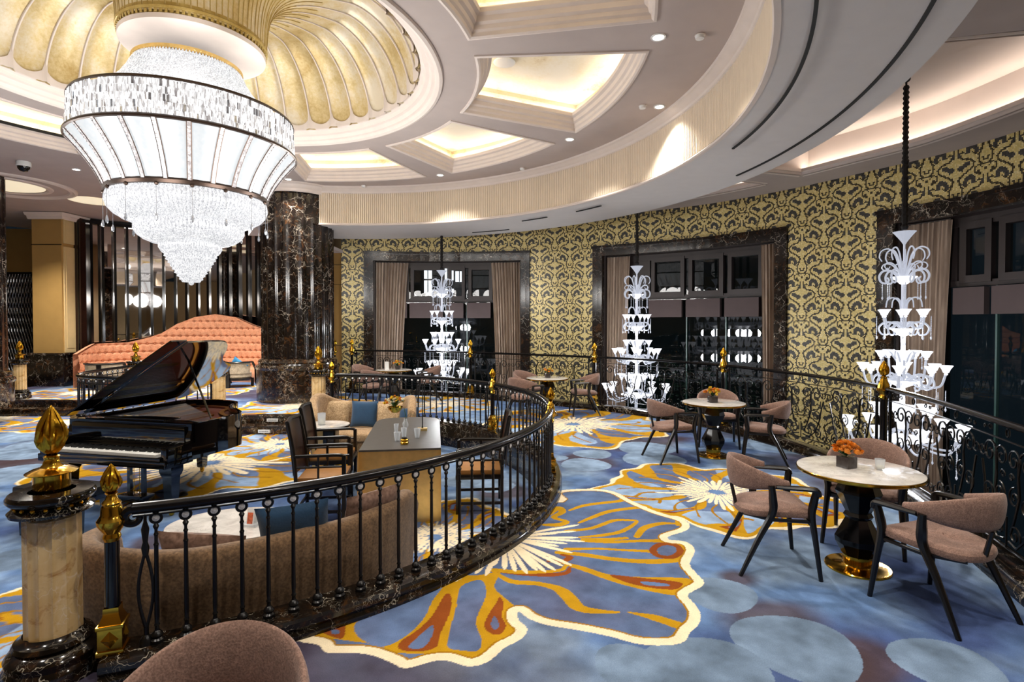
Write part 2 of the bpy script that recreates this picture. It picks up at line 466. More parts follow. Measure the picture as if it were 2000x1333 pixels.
def catmull(P, n=8, closed=False):
    P = [tuple(p) for p in P]; m = len(P); out = []
    rng = range(m) if closed else range(m - 1)
    for i in rng:
        p0 = P[(i - 1) % m] if closed or i > 0 else tuple(2 * a - b for a, b in zip(P[0], P[1]))
        p1 = P[i]; p2 = P[(i + 1) % m]
        p3 = P[(i + 2) % m] if closed or i + 2 < m else tuple(2 * a - b for a, b in zip(P[-1], P[-2]))
        for k in range(n):
            t = k / n
            out.append(tuple(.5 * (2 * b + (c - a) * t + (2 * a - 5 * b + 4 * c - d) * t * t + (3 * b - a - 3 * c + d) * t ** 3) for a, b, c, d in zip(p0, p1, p2, p3)))
    if not closed: out.append(P[-1])
    return out
class Path:
    # arc-length parameterised flat path
    def __init__(s, pts):
        s.p = np.array(pts)[:, :2]; d = np.hypot(*np.diff(s.p, axis=0).T); s.s = np.r_[0, np.cumsum(d)]; s.L = s.s[-1]
    def at(s, t, off=0):
        x = np.interp(t, s.s, s.p[:, 0]); y = np.interp(t, s.s, s.p[:, 1])
        if off:
            a, b = s.at(min(s.L, t + .02)), s.at(max(0, t - .02)); dx, dy = a[0] - b[0], a[1] - b[1]; l = math.hypot(dx, dy) or 1
            x += dy / l * off; y -= dx / l * off
        return float(x), float(y)
    def tan(s, t):
        a, b = s.at(min(s.L, t + .02)), s.at(max(0, t - .02)); return math.atan2(a[1] - b[1], a[0] - b[0])
    def near(s, x, y):
        best = min(range(len(s.p)), key=lambda i: (s.p[i][0] - x) ** 2 + (s.p[i][1] - y) ** 2); return float(s.s[best])
    def sub(s, a, b, step=.1, off=0):
        n = max(2, int(abs(b - a) / step)); return [s.at(a + (b - a) * i / n, off) for i in range(n + 1)]
def arc(cx, cy, r, a0, a1, n):
    return [(cx + r * math.cos(R(a0 + (a1 - a0) * i / n)), cy + r * math.sin(R(a0 + (a1 - a0) * i / n))) for i in range(n + 1)]
# measured point on a floor of height z, from where it shows in the photograph (2000 x 1333)
def fp(px, py, z=0.):
    f = 1067.; p = R(1.); y0 = 631. + f * math.tan(p)
    a = (px - 1000.) / f; b = -(py - y0) / f
    r = (a, math.cos(p) + b * math.sin(p), -math.sin(p) + b * math.cos(p))
    t = (z - 1.84) / r[2]; return (r[0] * t, r[1] * t)
# ------------------------------------------------------------------ layout curves
RX, RY, RR = -3.42, 6.48, 3.87             # sunken lounge: the circular balustrade
RAIL = catmull([(1.6, -1.4), (2.3, .6), (3.0, 2.2), (3.5, 3.7), (3.95, 5.1), (4.17, 6.2), (4.2, 7.2), (4.0, 8.2), (3.62, 9.34), (3.1, 10.25),
                (2.5, 10.95), (1.85, 11.55), (.75, 12.35), (-.24, 12.95), (-1.15, 13.5), (-2.9, 14.15), (-4.35, 14.45)], 10)
RAILP = Path(RAIL)
PEN = catmull([(-5.55, 10.3), (-6.2, 9.95), (-7.1, 9.75), (-7.9, 9.98), (-8.35, 10.6), (-8.55, 11.4), (-8.62, 12.4)], 8)
PENP = Path(PEN)
POLY_UP = [RAILP.at(RAILP.L * i / 60, -0) for i in range(61)]
POLY_UP += [(-5.7, 15.4), (-5.7, 20.4), (-15.9, 20.4), (-15.9, 13.1), (-12.6, 12.95), (-10, 12.9), (-8.45, 12.7)]
POLY_UP += PEN[::-1][3:] + [(-5.3, 10.8), (-3.9, 10.85)]
POLY_UP += arc(RX, RY, RR, 90, -70.5, 60) + [(-2.62, 2.9), (-2.62, -2.4), (1.2, -2.4)]

def in_poly(X, Y, poly):
    ins = np.zeros(X.shape, bool); n = len(poly)
    for i in range(n):
        x1, y1 = poly[i]; x2, y2 = poly[(i + 1) % n]
        if y1 == y2: continue
        c = ((y1 > Y) != (y2 > Y))
        if not c.any(): continue
        ins ^= c & (X < (x2 - x1) * (Y - y1) / (y2 - y1) + x1)
    return ins
nrg = np.random.RandomState(3)
_tab = nrg.rand(256, 256)
def vnoise(X, Y, s, o=0):
    x = X * s + 17.3 * o + 500; y = Y * s + 9.1 * o + 500
    xi = np.floor(x).astype(int); yi = np.floor(y).astype(int); fx = x - xi; fy = y - yi
    fx = fx * fx * (3 - 2 * fx); fy = fy * fy * (3 - 2 * fy)
    g = lambda a, b: _tab[a % 256, b % 256]
    return (g(xi, yi) * (1 - fx) + g(xi + 1, yi) * fx) * (1 - fy) + (g(xi, yi + 1) * (1 - fx) + g(xi + 1, yi + 1) * fx) * fy
def fbm(X, Y, s, oct=4, o=0):
    v = 0; a = .5
    for k in range(oct): v = v + a * vnoise(X, Y, s * 2 ** k, o + k); a *= .5
    return v / (1 - .5 ** oct)
def seg_dist(X, Y, pts, w):
    # signed distance to a stroke whose half width varies along it (negative inside)
    best = np.full(X.shape, 9.)
    for i in range(len(pts) - 1):
        (x1, y1), (x2, y2) = pts[i], pts[i + 1]; w1, w2 = w[i], w[i + 1]
        dx, dy = x2 - x1, y2 - y1; L = dx * dx + dy * dy + 1e-12
        t = np.clip(((X - x1) * dx + (Y - y1) * dy) / L, 0, 1)
        d = np.hypot(X - x1 - t * dx, Y - y1 - t * dy) - (w1 + (w2 - w1) * t)
        best = np.minimum(best, d)
    return best
C_BLUE, C_PALE, C_MAUVE, C_BROWN = [np.array(lin(c)) for c in ('#5c779f', '#93acca', '#57546a', '#46383b')]
C_DEEP, C_GREY = [np.array(lin(c)) for c in ('#3f4f78', '#8592a8')]
C_GOLD, C_GOLD2, C_RUST, C_CREAM = [np.array(lin(c)) for c in ('#b78a17', '#9a6d12', '#87451a', '#e9d9b8')]
def put(img, m, c): img[m] = c if not callable(c) else c(m)
def radial_flower(img, X, Y, cx, cy, Ro, seed, rot=0., rin=.36):
    r = np.random.RandomState(seed); ph = r.rand(8) * 6.28
    dx, dy = X - cx, Y - cy; D = np.hypot(dx, dy)
    near = D < Ro * 1.35
    if not near.any(): return
    xs, ys = X[near], Y[near]; d = D[near]; th = np.arctan2(ys - cy, xs - cx) + rot
    wob = 1 + .09 * np.sin(5 * th + ph[0]) + .05 * np.sin(9 * th + ph[1]) + .03 * np.sin(17 * th + ph[2]) + .05 * np.sin(2 * th + ph[3])
    E = Ro * wob; sub = img[near]; q = d / E
    ins = q < 1
    n = fbm(xs, ys, 2.2, 3, seed)
    basec = C_BLUE * (1 - n)[:, None] + C_MAUVE * n[:, None]
    basec = np.where((vnoise(xs, ys, 1.3, seed + 5) > .55)[:, None], C_PALE * .8 + basec * .2, basec)
    sub[ins] = basec[ins]
    # gold veins that fork towards the rim
    N = 11; a = (th + .12 * np.sin(q * 7 + ph[4])) * N / (2 * PI); k = np.floor(a); fr = a - k - .5
    jit = np.sin(k * 12.9 + seed) * .5
    wv = .10 + .10 * np.abs(np.sin(q * 5 + jit * 6)) + .28 * np.clip(q - .78, 0, 1) * 2
    gold = ins & (np.abs(fr) < wv) & (q > rin)
    sub[gold] = C_GOLD
    rim = ins & (q > .93); sub[rim] = C_GOLD
    rust = ins & (np.abs(fr) < wv * .45) & (q > .62 + jit * .1) & (q < .9) & (jit > -.25); sub[rust] = C_RUST
    hole = rust & (np.abs(fr) < wv * .2) & (q > .7) & (q < .85); sub[hole] = C_BLUE
    a2 = (th - .1 * np.sin(q * 9)) * N * 2 / (2 * PI); fr2 = a2 - np.floor(a2) - .5
    thin = ins & (np.abs(fr2) < .07) & (q > rin) & (q < .8); sub[thin] = C_GOLD2
    band = (d > E * .985) & (d < E * .985 + .05 + .02 * np.sin(11 * th)); sub[band] = C_CREAM
    # cream petals round the eye
    for lay, (n2, r0, r1) in enumerate(((38, .10, rin + .06), (24, .06, rin * .62))):
        a3 = (th + lay * .1 + .03 * np.sin(th * 7)) * n2 / (2 * PI); k3 = np.floor(a3); f3 = np.abs(a3 - k3 - .5)
        tip = r1 * (1 + .16 * np.sin(k3 * 7.7 + seed)); u = (q - r0) / np.maximum(tip - r0, 1e-3)
        eye = (q < tip + .005) & (q > r0)
        if lay == 0:
            bed = q < rin * .9; sub[bed] = C_BLUE * .85
        pet = eye & (f3 < .40 * np.sqrt(np.clip(np.sin(np.clip(u, 0, 1) * PI * .92 + .12), 0, 1))); sub[pet] = C_CREAM
    eye = q < .07; sub[eye] = C_BLUE
    img[near] = sub
def W(pts, ox, oy, k, z=0.): return [fp(ox + x * k, oy + y * k, z) for x, y in pts]
def near_flower(img, X, Y):
    k = .41636
    wA = lambda p: W(p, 840, 980, k); wB = lambda p: W(p, 600, 866, .35)
    outl = [fp(1090, 962)] + [fp(*p) for p in [(1150, 957), (1195, 962)]] + wA([(935, 0), (1050, 50), (1180, 90), (1192, 128), (1100, 160), (1112, 185), (1190, 195), (1222, 230), (1195, 290), (1230, 340), (1262, 382), (1200, 420), (1185, 445), (1235, 505),
        (1238, 560), (1195, 605), (1160, 650), (1060, 660), (960, 650), (850, 620), (700, 590), (560, 568), (480, 540), (430, 505), (388, 515), (390, 560), (430, 600), (400, 640), (330, 675), (285, 715), (240, 745), (180, 755), (90, 730), (0, 735)])
    outl += wB([(560, 1235), (500, 1210), (380, 1165), (250, 1150), (130, 1150), (100, 1115), (0, 1095)]) + [fp(540, 1245), (-1.9, 2.9), (-2.2, 3.8), (-1.6, 5.6), (-.2, 5.8), (.5, 5.6)]
    O = catmull(outl, 3, True)
    m = in_poly(X, Y, O)
    d = seg_dist(X, Y, O + [O[0]], [.034] * (len(O) + 1))
    n = fbm(X, Y, 2.0, 4, 11)
    blue = C_BLUE * (1 - n)[..., None] + C_MAUVE * .9 * n[..., None]
    img[m] = blue[m]
    # gold ground on the lower left of the bloom
    gg = wA([(60, 370), (120, 350), (240, 345), (330, 330), (300, 400), (360, 460), (400, 500), (385, 560), (395, 610), (320, 660), (230, 730), (100, 715), (0, 715)]) + wB([(500, 1170), (380, 1125), (200, 1100), (0, 1062), (150, 1000), (330, 920), (500, 860), (560, 800)])
    gp = catmull(gg, 3, True); mg = in_poly(X, Y, gp) & m; img[mg] = C_GOLD
    def lobe(p, col, w=wA):
        q = catmull(w(p), 4, True); mm = in_poly(X, Y, q)
        img[mm] = blue[mm] * 1.08 if col is None else col
    lobe([(145, 400), (240, 370), (262, 440), (215, 560), (242, 650), (225, 700), (160, 700), (82, 680), (100, 580), (125, 490)], None)
    lobe([(330, 950), (450, 880), (620, 800), (760, 765), (765, 790), (700, 880), (650, 980), (560, 1070), (430, 1135), (310, 1100), (262, 1030)], None, wB)
    lobe([(770, 845), (805, 860), (795, 950), (745, 1060), (720, 1140), (610, 1165), (515, 1150), (520, 1110), (620, 1040), (700, 960)], C_RUST, wB)
    lobe([(700, 1015), (690, 1090), (640, 1145), (565, 1142), (600, 1100)], None, wB)
    lobe([(1075, 860), (1098, 900), (1085, 965), (1110, 1020), (1075, 1068), (1020, 1062), (988, 1020), (1010, 960), (1050, 900)], C_RUST, wB)
    lobe([(1045, 965), (1072, 1020), (1045, 1042), (1025, 1012)], None, wB)
    lobe([(210, 1000), (203, 1085), (150, 1085), (85, 1055), (150, 1030)], C_RUST, wB)
    lobe([(135, 1045), (175, 1045), (178, 1065), (140, 1065)], None, wB)
    def stroke(p, w, col=C_GOLD, fn=wA):
        q = catmull(fn(p), 4); ww = 1.45 * np.interp(np.linspace(0, 1, len(q)), np.linspace(0, 1, len(w)), w)
        mm = (seg_dist(X, Y, q, ww) < 0) & m; img[mm] = col
    stroke([(290, 325), (380, 375), (500, 385), (600, 410), (650, 450), (700, 500), (800, 517), (885, 520)], [.01, .022, .02, .035, .035, .02, .008])
    stroke([(930, 520), (1050, 545), (1160, 580)], [.004, .025, .03])
    stroke([(280, 325), (420, 340), (560, 345), (640, 335), (655, 310)], [.004, .016, .02, .015, .008], C_RUST)
    stroke([(300, 322), (430, 332), (600, 325), (640, 300)], [.02, .02, .015, .01])
    lobe([(600, 285), (700, 300), (850, 345), (1000, 355), (1215, 362), (1205, 410), (1160, 442), (1000, 415), (850, 375), (740, 335)], C_GOLD)
    lobe([(845, 345), (1000, 360), (1165, 378), (1180, 398), (1140, 414), (1030, 405), (920, 380)], C_RUST)
    lobe([(990, 376), (1100, 385), (1120, 397), (1020, 394)], None)
    stroke([(640, 225), (780, 222), (900, 228), (1050, 235)], [.02, .014, .014, .02])
    stroke([(600, 240), (720, 250), (850, 270), (1000, 282), (1120, 278), (1185, 260), (1198, 225), (1130, 190), (1000, 185), (850, 190), (720, 185)], [.02, .024, .024, .026, .03, .03, .03, .03, .02, .02, .02])
    stroke([(1110, 198), (1160, 210), (1172, 240), (1130, 262), (1070, 255), (1045, 230), (1070, 205), (1110, 198)], [.02] * 8, C_RUST)
    stroke([(700, 100), (760, 75), (850, 45), (1000, 28), (1060, 40), (1150, 80), (1165, 110)], [.012, .02, .024, .024, .016, .012, .02])
    stroke([(655, 42), (720, 20), (800, 8), (900, -5), (960, -40)], [.012, .022, .024, .024, .014])
    stroke([(640, 140), (760, 125), (860, 90), (930, 88), (970, 95), (900, 140), (800, 160), (700, 168)], [.02, .018, .02, .018, .012, .02, .02, .01])
    stroke([(970, 165), (1005, 125), (1080, 104), (1165, 104)], [.02, .026, .024, .012])
    stroke([(720, 178), (830, 178), (920, 172)], [.02, .02, .016])
    stroke([(560, 60), (600, 30), (620, 50), (580, 75), (640, 95), (600, 110), (540, 110)], [.02, .03, .025, .02, .02, .03, .02])
    stroke([(560, 280), (620, 282), (655, 262), (620, 250)], [.015, .02, .02, .012], C_RUST)
    # cream stamens
    c0 = fp(985, 1050); tips = [(70, 372), (120, 372), (180, 325), (215, 340), (262, 343), (300, 300), (350, 320), (400, 325), (455, 338), (500, 325), (540, 328), (585, 322), (620, 305), (662, 298), (600, 270), (630, 235),
        (665, 240), (600, 208), (640, 200), (722, 188), (690, 168), (600, 150), (680, 140), (695, 108), (600, 125)]
    for i, tp in enumerate(wA(tips)):
        q = [(c0[0] + (tp[0] - c0[0]) * u, c0[1] + (tp[1] - c0[1]) * u + .01 * math.sin(i * 2 + u * 3)) for u in (.25, .5, .75, .93, 1.)]
        mm = seg_dist(X, Y, q, [.012, .017, .022, .02, .008]) < 0; img[mm] = C_CREAM
    # far half of the same bloom, inside the lounge ring it is a different carpet; here close the rim
    mm = d < 0; img[mm] = C_CREAM
    dd = (d > 0) & (d < .014) & m; img[dd] = C_GOLD2
def ground(X, Y):
    n = fbm(X, Y, .55, 3, 2); n2 = fbm(X, Y, 2.6, 4, 6); n3 = fbm(X, Y, 1.1, 3, 9)
    img = C_BLUE[None] * np.ones(X.shape + (1,))
    f = np.clip((n2 - .38) * 3.2, 0, 1)[..., None]; img = img * (1 - f) + (C_PALE * .72) * f
    g = np.clip((n3 - .46) * 4.5, 0, 1)[..., None]; img = img * (1 - g) + C_DEEP * g
    n5 = fbm(X, Y, 6.5, 3, 3); img = img * (.72 + .56 * n5[..., None])
    h = np.clip((n - .54) * 7, 0, 1)[..., None]; img = img * (1 - h * .75) + C_BROWN * h * .75
    return img
def ellip(img, X, Y, px, py, rpx, z=0., col=None, sq=1.):
    c = fp(px, py, z); e = fp(px + rpx, py, z); r = abs(e[0] - c[0])
    d = np.hypot((X - c[0]), (Y - c[1]) / sq) / r; d = d * (1 + .05 * np.sin(3 * np.arctan2(Y - c[1], X - c[0]) + px))
    m = d < 1; n = fbm(X[m], Y[m], 3, 3, int(px) % 7)[:, None]
    n2 = fbm(X[m], Y[m], 9, 3, 5)[:, None]; img[m] = (C_PALE * (.50 if py > 1050 else .66) if col is None else col) * (.45 + .6 * n + .5 * n2)
def brown_patch(img, X, Y, px, py, rpx, z=0.):
    c = fp(px, py, z); e = fp(px + rpx, py, z); r = abs(e[0] - c[0])
    d = np.hypot(X - c[0], Y - c[1]) / r + (fbm(X, Y, 1.8, 3, 4) - .5) * .9
    w = np.clip((1 - d) * 2.5, 0, 1)[..., None] * .85
    img[:] = img * (1 - w) + C_BROWN * w
def mottle(img, X, Y):
    n = fbm(X, Y, 7, 4, 8); k = np.clip(.62 + .8 * n, .6, 1.3)[:, None]; w = (img[:, 0] > img[:, 2])[:, None]      # mottling is stronger on the blues
    return img * np.where(w, .93 + .12 * n[:, None], k)
def paint_upper(X, Y):
    img = ground(X, Y)
    for p in [(1150, 905, 90), (1230, 865, 120), (1500, 1210, 130), (1680, 1290, 120), (1480, 840, 110), (1640, 1290, 90), (1560, 1000, 60), (1440, 1130, 60)]: brown_patch(img, X, Y, *p)
    for p in [(1153, 870, 28), (1158, 887, 37), (1143, 908, 48), (1262, 876, 55), (1275, 897, 60), (1490, 870, 50), (1440, 900, 50), (1560, 880, 40), (1405, 1160, 70), (1555, 1262, 115), (1385, 1315, 125), (1850, 1300, 95), (1320, 1075, 30),
              (1700, 1010, 60), (1230, 1300, 70), (1090, 895, 20)]: ellip(img, X, Y, *p)
    c = fp(1120, 829); radial_flower(img, X, Y, c[0], c[1], 1.75, 5, .3)
    c = fp(1400, 962); radial_flower(img, X, Y, c[0], c[1], 1.15, 9, .9)
    near_flower(img, X, Y)
    for (cx, cy, r, s) in [(-4.6, 12.1, 1.4, 21), (-8.6, 14.6, 1.5, 22), (-11.3, 14.4, 1.3, 23), (-1.6, 12.4, 1.2, 24), (-5.6, 15.2, 1.3, 25), (2.6, .6, 1.0, 28)]: radial_flower(img, X, Y, cx, cy, r, s, s * .3)
    return mottle(img, X, Y)
def paint_lower(X, Y):
    z = L0; img = ground(X + 40, Y)
    for p in [(60, 905, 60), (980, 960, 70), (300, 1060, 60), (60, 890, 80)]: brown_patch(img, X, Y, *p, z)
    for p in [(60, 850, 70), (70, 880, 80), (30, 925, 70), (60, 870, 40), (940, 905, 35), (965, 950, 40), (900, 940, 40), (990, 900, 20), (40, 1090, 60)]: ellip(img, X, Y, *p, z)
    c = fp(410, 905, z); radial_flower(img, X, Y, c[0], c[1], 1.95, 31, .2, .42)
    c = fp(850, 1050, z); radial_flower(img, X, Y, c[0], c[1], 1.05, 33, 1.2, .3)
    for (cx, cy, r, s) in [(-9.3, 11.9, 1.3, 41), (-11.6, 12.0, 1.2, 42), (-4.1, 9.6, 1.1, 43), (-6.9, 4.3, 1.3, 44), (-3.0, 4.0, 1.0, 45)]: radial_flower(img, X, Y, cx, cy, r, s, s * .3)
    return mottle(img, X, Y)
def carpet(name, x0, x1, y0, y1, h, z, region, painter, holes=()):
    nx, ny = int((x1 - x0) / h), int((y1 - y0) / h)
    gx = x0 + np.arange(nx + 1) * h; gy = y0 + np.arange(ny + 1) * h
    X, Y = np.meshgrid(gx, gy); Cc, Dd = X[:-1, :-1] + h / 2, Y[:-1, :-1] + h / 2
    keep = region(Cc, Dd)
    idx = np.arange((nx + 1) * (ny + 1)).reshape(ny + 1, nx + 1)
    F = np.stack([idx[:-1, :-1], idx[:-1, 1:], idx[1:, 1:], idx[1:, :-1]], -1)[keep]
    used = np.unique(F); remap = np.full(idx.size, -1); remap[used] = np.arange(len(used)); F = remap[F]
    xs, ys = X.ravel()[used], Y.ravel()[used]
    colr = painter(xs, ys); co = np.stack([xs, ys, np.full(len(xs), z)], 1)
    me = bpy.data.meshes.new(name); me.vertices.add(len(xs)); me.vertices.foreach_set('co', co.ravel().astype(np.float32))
    me.loops.add(F.size); me.loops.foreach_set('vertex_index', F.ravel().astype(np.int32))
    me.polygons.add(len(F)); me.polygons.foreach_set('loop_start', (np.arange(len(F)) * 4).astype(np.int32))
    me.update(calc_edges=True)
    ca = me.color_attributes.new('Col', 'FLOAT_COLOR', 'POINT')
    ca.data.foreach_set('color', np.c_[np.clip(colr, 0, 1), np.ones(len(xs))].ravel().astype(np.float32))
    me.materials.append(MAT['carpet']); o = bpy.data.objects.new(name, me); COL.objects.link(o); o['kind'] = 'structure'
    return o
inside_up = lambda X, Y: in_poly(X, Y, POLY_UP)
carpet('floor', -2.7, 4.4, .9, 5.7, .0075, 0., inside_up, paint_upper)
carpet('floor', -2.7, 4.4, -2.4, .9, .03, 0., inside_up, paint_upper)
carpet('floor', -2.7, 4.4, 5.7, 8.0025, .0125, 0., inside_up, paint_upper)
carpet('floor', -16, 4.4, 8.0, 20.4, .025, 0., inside_up, paint_upper)
def low_reg(X, Y):
    ring = np.hypot(X - RX, Y - RY) < 3.8
    return ((X < -2.6) & (Y < 13.0) | ring) & ~((X > -2.65) & (Y < 2.9)) & ~in_poly(X, Y, POLY_UP)
carpet('floor', -15.9, .5, -2.4, 13.0, .02, L0, low_reg, paint_lower)

# ------------------------------------------------------------------ marble kerbs, steps, edges
ring_in = arc(RX, RY, 0, 0, 1, 1)
kb = MB()
ringp = [(x, y, 0) for x, y in arc(RX, RY, RR, -70.5, 90, 110)]
# section: outward side is the gallery (right of travel, anticlockwise)
kb.sweep(ringp, [(-.125, L0), (-.125, .09), (-.115, .115), (-.06, .12), (.06, .12), (.11, .115), (.125, .10), (.13, .07), (.118, .05), (.13, .03), (.13, -.02)])
kb.build('trim_1', 'kerb_marble', kind='structure')
kb = MB()
op = [(x, y, 0) for x, y in RAILP.sub(0, RAILP.L, .12)]
kb.sweep(op, [(.22, -.5), (.22, .07), (.10, .12), (-.04, .12), (-.10, .10), (-.11, .06), (-.12, .04), (-.12, -.02)])
kb.build('trim_2', 'kerb_marble', kind='structure')
sl = MB(); sl.sweep(op, [(.2, .0), (.2, -.55), (-1.2, -.55), (-1.2, -.02)]); sl.build('floor', 'void', kind='structure')
kb = MB(); kb.sweep([(x, y, 0) for x, y in PEN], [(.12, L0), (.12, .1), (.06, .12), (-.06, .12), (-.12, .1), (-.12, -.02)])
kb.build('trim_3', 'kerb_marble', kind='structure')
# marble steps between the two levels
st = MB()
def step_run(a, b, n_out):
    (x0, y0), (x1, y1) = a, b; d = Vector((x1 - x0, y1 - y0)); L = d.length; d.normalize(); q = Vector((d.y, -d.x)) * n_out
    def quad(o0, o1, z0, z1):
        P = [(x0 + q.x * o0, y0 + q.y * o0), (x1 + q.x * o0, y1 + q.y * o0), (x1 + q.x * o1, y1 + q.y * o1), (x0 + q.x * o1, y0 + q.y * o1)]
        st.prism(P, z0, z1)
    quad(-.12, .02, -.152, .006); quad(-.12, .04, -.02, .012)
    quad(-.10, .36, L0, -.16); quad(-.10, .385, -.165, -.145)
step_run((-5.35, 10.82), (-3.55, 10.85), 1)
step_run((-15.9, 12.98), (-8.5, 12.82), 1)
step_run((-2.64, 2.95), (-2.64, -2.4), 1)
st.build('trim_4', 'gold_marble', kind='structure')
# atrium far below the gallery edge
v = MB(); v.box(-7, 10, -4, 17.5, -4.3, -4.2); v.build('floor', 'void', kind='structure')
MAT['recess_glow'] = simple('recess_glow', '#e9dfc4', .6, emit=.55, ecol='#f3e6c6')  # glow given to flat discs in place of light inside the recesses
# ------------------------------------------------------------------ ceiling
def polar(cx, cy, r, a, z): return (cx + r * math.cos(a), cy + r * math.sin(a), z)
A_IN, A_OUT = 3.49, 5.48
COFF = [(-3.6 + 36 * k, -3.6 + 36 * k + 28.9) for k in range(10)]
cl = MB()
angs = sorted(set([round(a, 2) for c in COFF for a in c] + [round(-3.6 + 2.4 * i, 2) for i in range(150)]))
angs = [a for a in angs if a < 356.4] + [356.4]
def in_coffer(a0, a1):
    m = ((a0 + a1) / 2) % 360
    for c0, c1 in COFF:
        if (c0 % 360) <= m <= (c1 % 360) if c0 % 360 < c1 % 360 else (m >= c0 % 360 or m <= c1 % 360): return True
    return False
R_FAS = 6.08
FX, FY = -3.5, 6.8
def r_out(a):
    # outer limit of the main ceiling: to the fascia ring on the window side, far out elsewhere
    d = ((a + 180) % 360) - 180
    if -78 <= d <= 101:
        # intersect the ray from the dome centre with the fascia circle
        ux, uy = math.cos(R(a)), math.sin(R(a)); ox, oy = CX - FX, CY - FY
        b = ox * ux + oy * uy; c = ox * ox + oy * oy - (R_FAS + .02) ** 2
        return -b + math.sqrt(b * b - c)
    return 17.
for a0, a1 in zip(angs[:-1], angs[1:]):
    am = (a0 + a1) / 2
    rows = [(2.98, A_IN), (A_OUT, None)] if in_coffer(a0, a1) else [(2.98, A_IN), (A_IN, A_OUT), (A_OUT, None)]
    for r0, r1 in rows:
        ra = r1 or (r_out(a0) if abs(r_out(a0) - r_out(am)) < 3 else r_out(am)); rb = r1 or (r_out(a1) if abs(r_out(a1) - r_out(am)) < 3 else r_out(am))
        cl.add([polar(CX, CY, r0, R(a0), CZ), polar(CX, CY, ra, R(a0), CZ), polar(CX, CY, rb, R(a1), CZ), polar(CX, CY, r0, R(a1), CZ)], [(3, 2, 1, 0)])
cl.build('ceiling', 'plaster', kind='structure', smooth=False)
# coffers: stepped plaster surround, leaf panel, light ledge
def wedge(off, z, c0, c1, n=16):
    r0, r1 = A_IN + off, A_OUT - off; P = []
    g0 = math.degrees(off / r0); g1 = math.degrees(off / r1)
    for i in range(n + 1): P.append(polar(CX, CY, r0, R(c0 + g0 + (c1 - c0 - 2 * g0) * i / n), z))
    for i in range(n + 1): P.append(polar(CX, CY, r1, R(c1 - g1 - (c1 - c0 - 2 * g1) * i / n), z))
    return P
PROF_C = [(-.03, CZ), (-.03, CZ - .018), (.0, CZ - .025), (.025, CZ - .01), (.03, CZ + .03), (.055, CZ + .05), (.065, CZ + .09), (.10, CZ + .11), (.115, CZ + .16), (.155, CZ + .18), (.165, CZ + .22), (.15, CZ + .24), (.02, CZ + .245)]
fr = MB(); pn = MB(); ls = MB()
for (c0, c1) in COFF:
    loops = [wedge(o, z, c0, c1) for o, z in PROF_C]; n = len(loops[0])
    vs = [p for l in loops for p in l]
    fs = [(j * n + i, j * n + (i + 1) % n, (j + 1) * n + (i + 1) % n, (j + 1) * n + i) for j in range(len(loops) - 1) for i in range(n)]
    fr.add(vs, fs)
    top = wedge(-.06, CZ + .46, c0, c1); t1 = wedge(-.02, CZ + .38, c0, c1); lo = wedge(.0, CZ + .24, c0, c1)
    t2 = wedge(.14, CZ + .50, c0, c1)
    for la, lb in ((lo, t1), (t1, top), (top, t2)):
        pn.add(la + lb, [(i, (i + 1) % n, n + (i + 1) % n, n + i) for i in range(n)])
    m = n // 2
    pn.add(t2, [(i, i + 1, n - 2 - i, n - 1 - i) for i in range(m - 1)])
    ea = wedge(.03, CZ + .255, c0, c1); eb = wedge(.075, CZ + .255, c0, c1)
    ls.add(ea + eb, [(i, (i + 1) % n, n + (i + 1) % n, n + i) for i in range(n)])
vg = MB()
for i in range(120):
    a = R(142.5 + 27 * i / 120); M = Matrix.Translation((CX, CY, 0)) @ Matrix.Rotation(a, 4, 'Z'); vg.box(5.30, 5.335, -.012, .012, CZ + .185, CZ + .235, M)
vg.build('trim_29', 'slot', kind='structure', smooth=False)
fr.build('trim_5', 'plaster_trim', kind='structure')
pn.build('ceiling', 'coffer_leaf', kind='structure', smooth=False)
ls.build('trim_6', 'cove_strip', kind='structure', smooth=False)
# dome rim, scalloped shell vault and central stem
dm = MB(); dm.lathe([(3.03, CZ), (3.02, CZ - .03), (2.98, CZ - .04), (2.94, CZ - .02), (2.92, CZ + .02), (2.88, CZ + .03), (2.85, CZ + .08), (2.80, CZ + .09), (2.78, CZ + .14), (2.74, CZ + .15), (2.73, CZ + .19)], (CX, CY), 144)
dm.build('trim_7', 'plaster_trim', kind='structure')
NS = 40
def vault(u, v):
    a = u * 2 * PI; r0, r1 = .80, 2.72
    # profile: flares out of the stem, rises to the crown and turns down to the rim
    if v < .42:
        t = v / .42; r = r0 + .05 * t + 1.0 * t ** 3.0; z = CZ + .23 + 1.02 * (1 - (1 - t) ** 1.7)
    else:
        t = (v - .42) / .58; r = 1.85 + (r1 - 1.85) * math.sin(t * PI / 2); z = CZ + 1.25 - 1.10 * (1 - math.cos(t * PI / 2)) ** .9
    ph = (u * NS) % 1.0; c = abs(math.sin(ph * PI))            # 0 at the ribs, 1 mid-lobe
    depth = .05 * min(1, r / 1.8)
    if v >= .42:
        k = math.sin((v - .42) / .58 * PI / 2); r += depth * (c ** .5) * k - depth * .4 * k
        z += depth * (c ** .5) * (1 - k)
    else:
        r += -depth * .35 * (c ** .5) * (1 - v / .42 * .5)
    return (CX + r * math.cos(a), CY + r * math.sin(a), z)
dm = MB(); dm.grid(vault, NS * 8, 44, True)
dm.build('ceiling', 'gold_leaf', kind='structure', angle=.9)
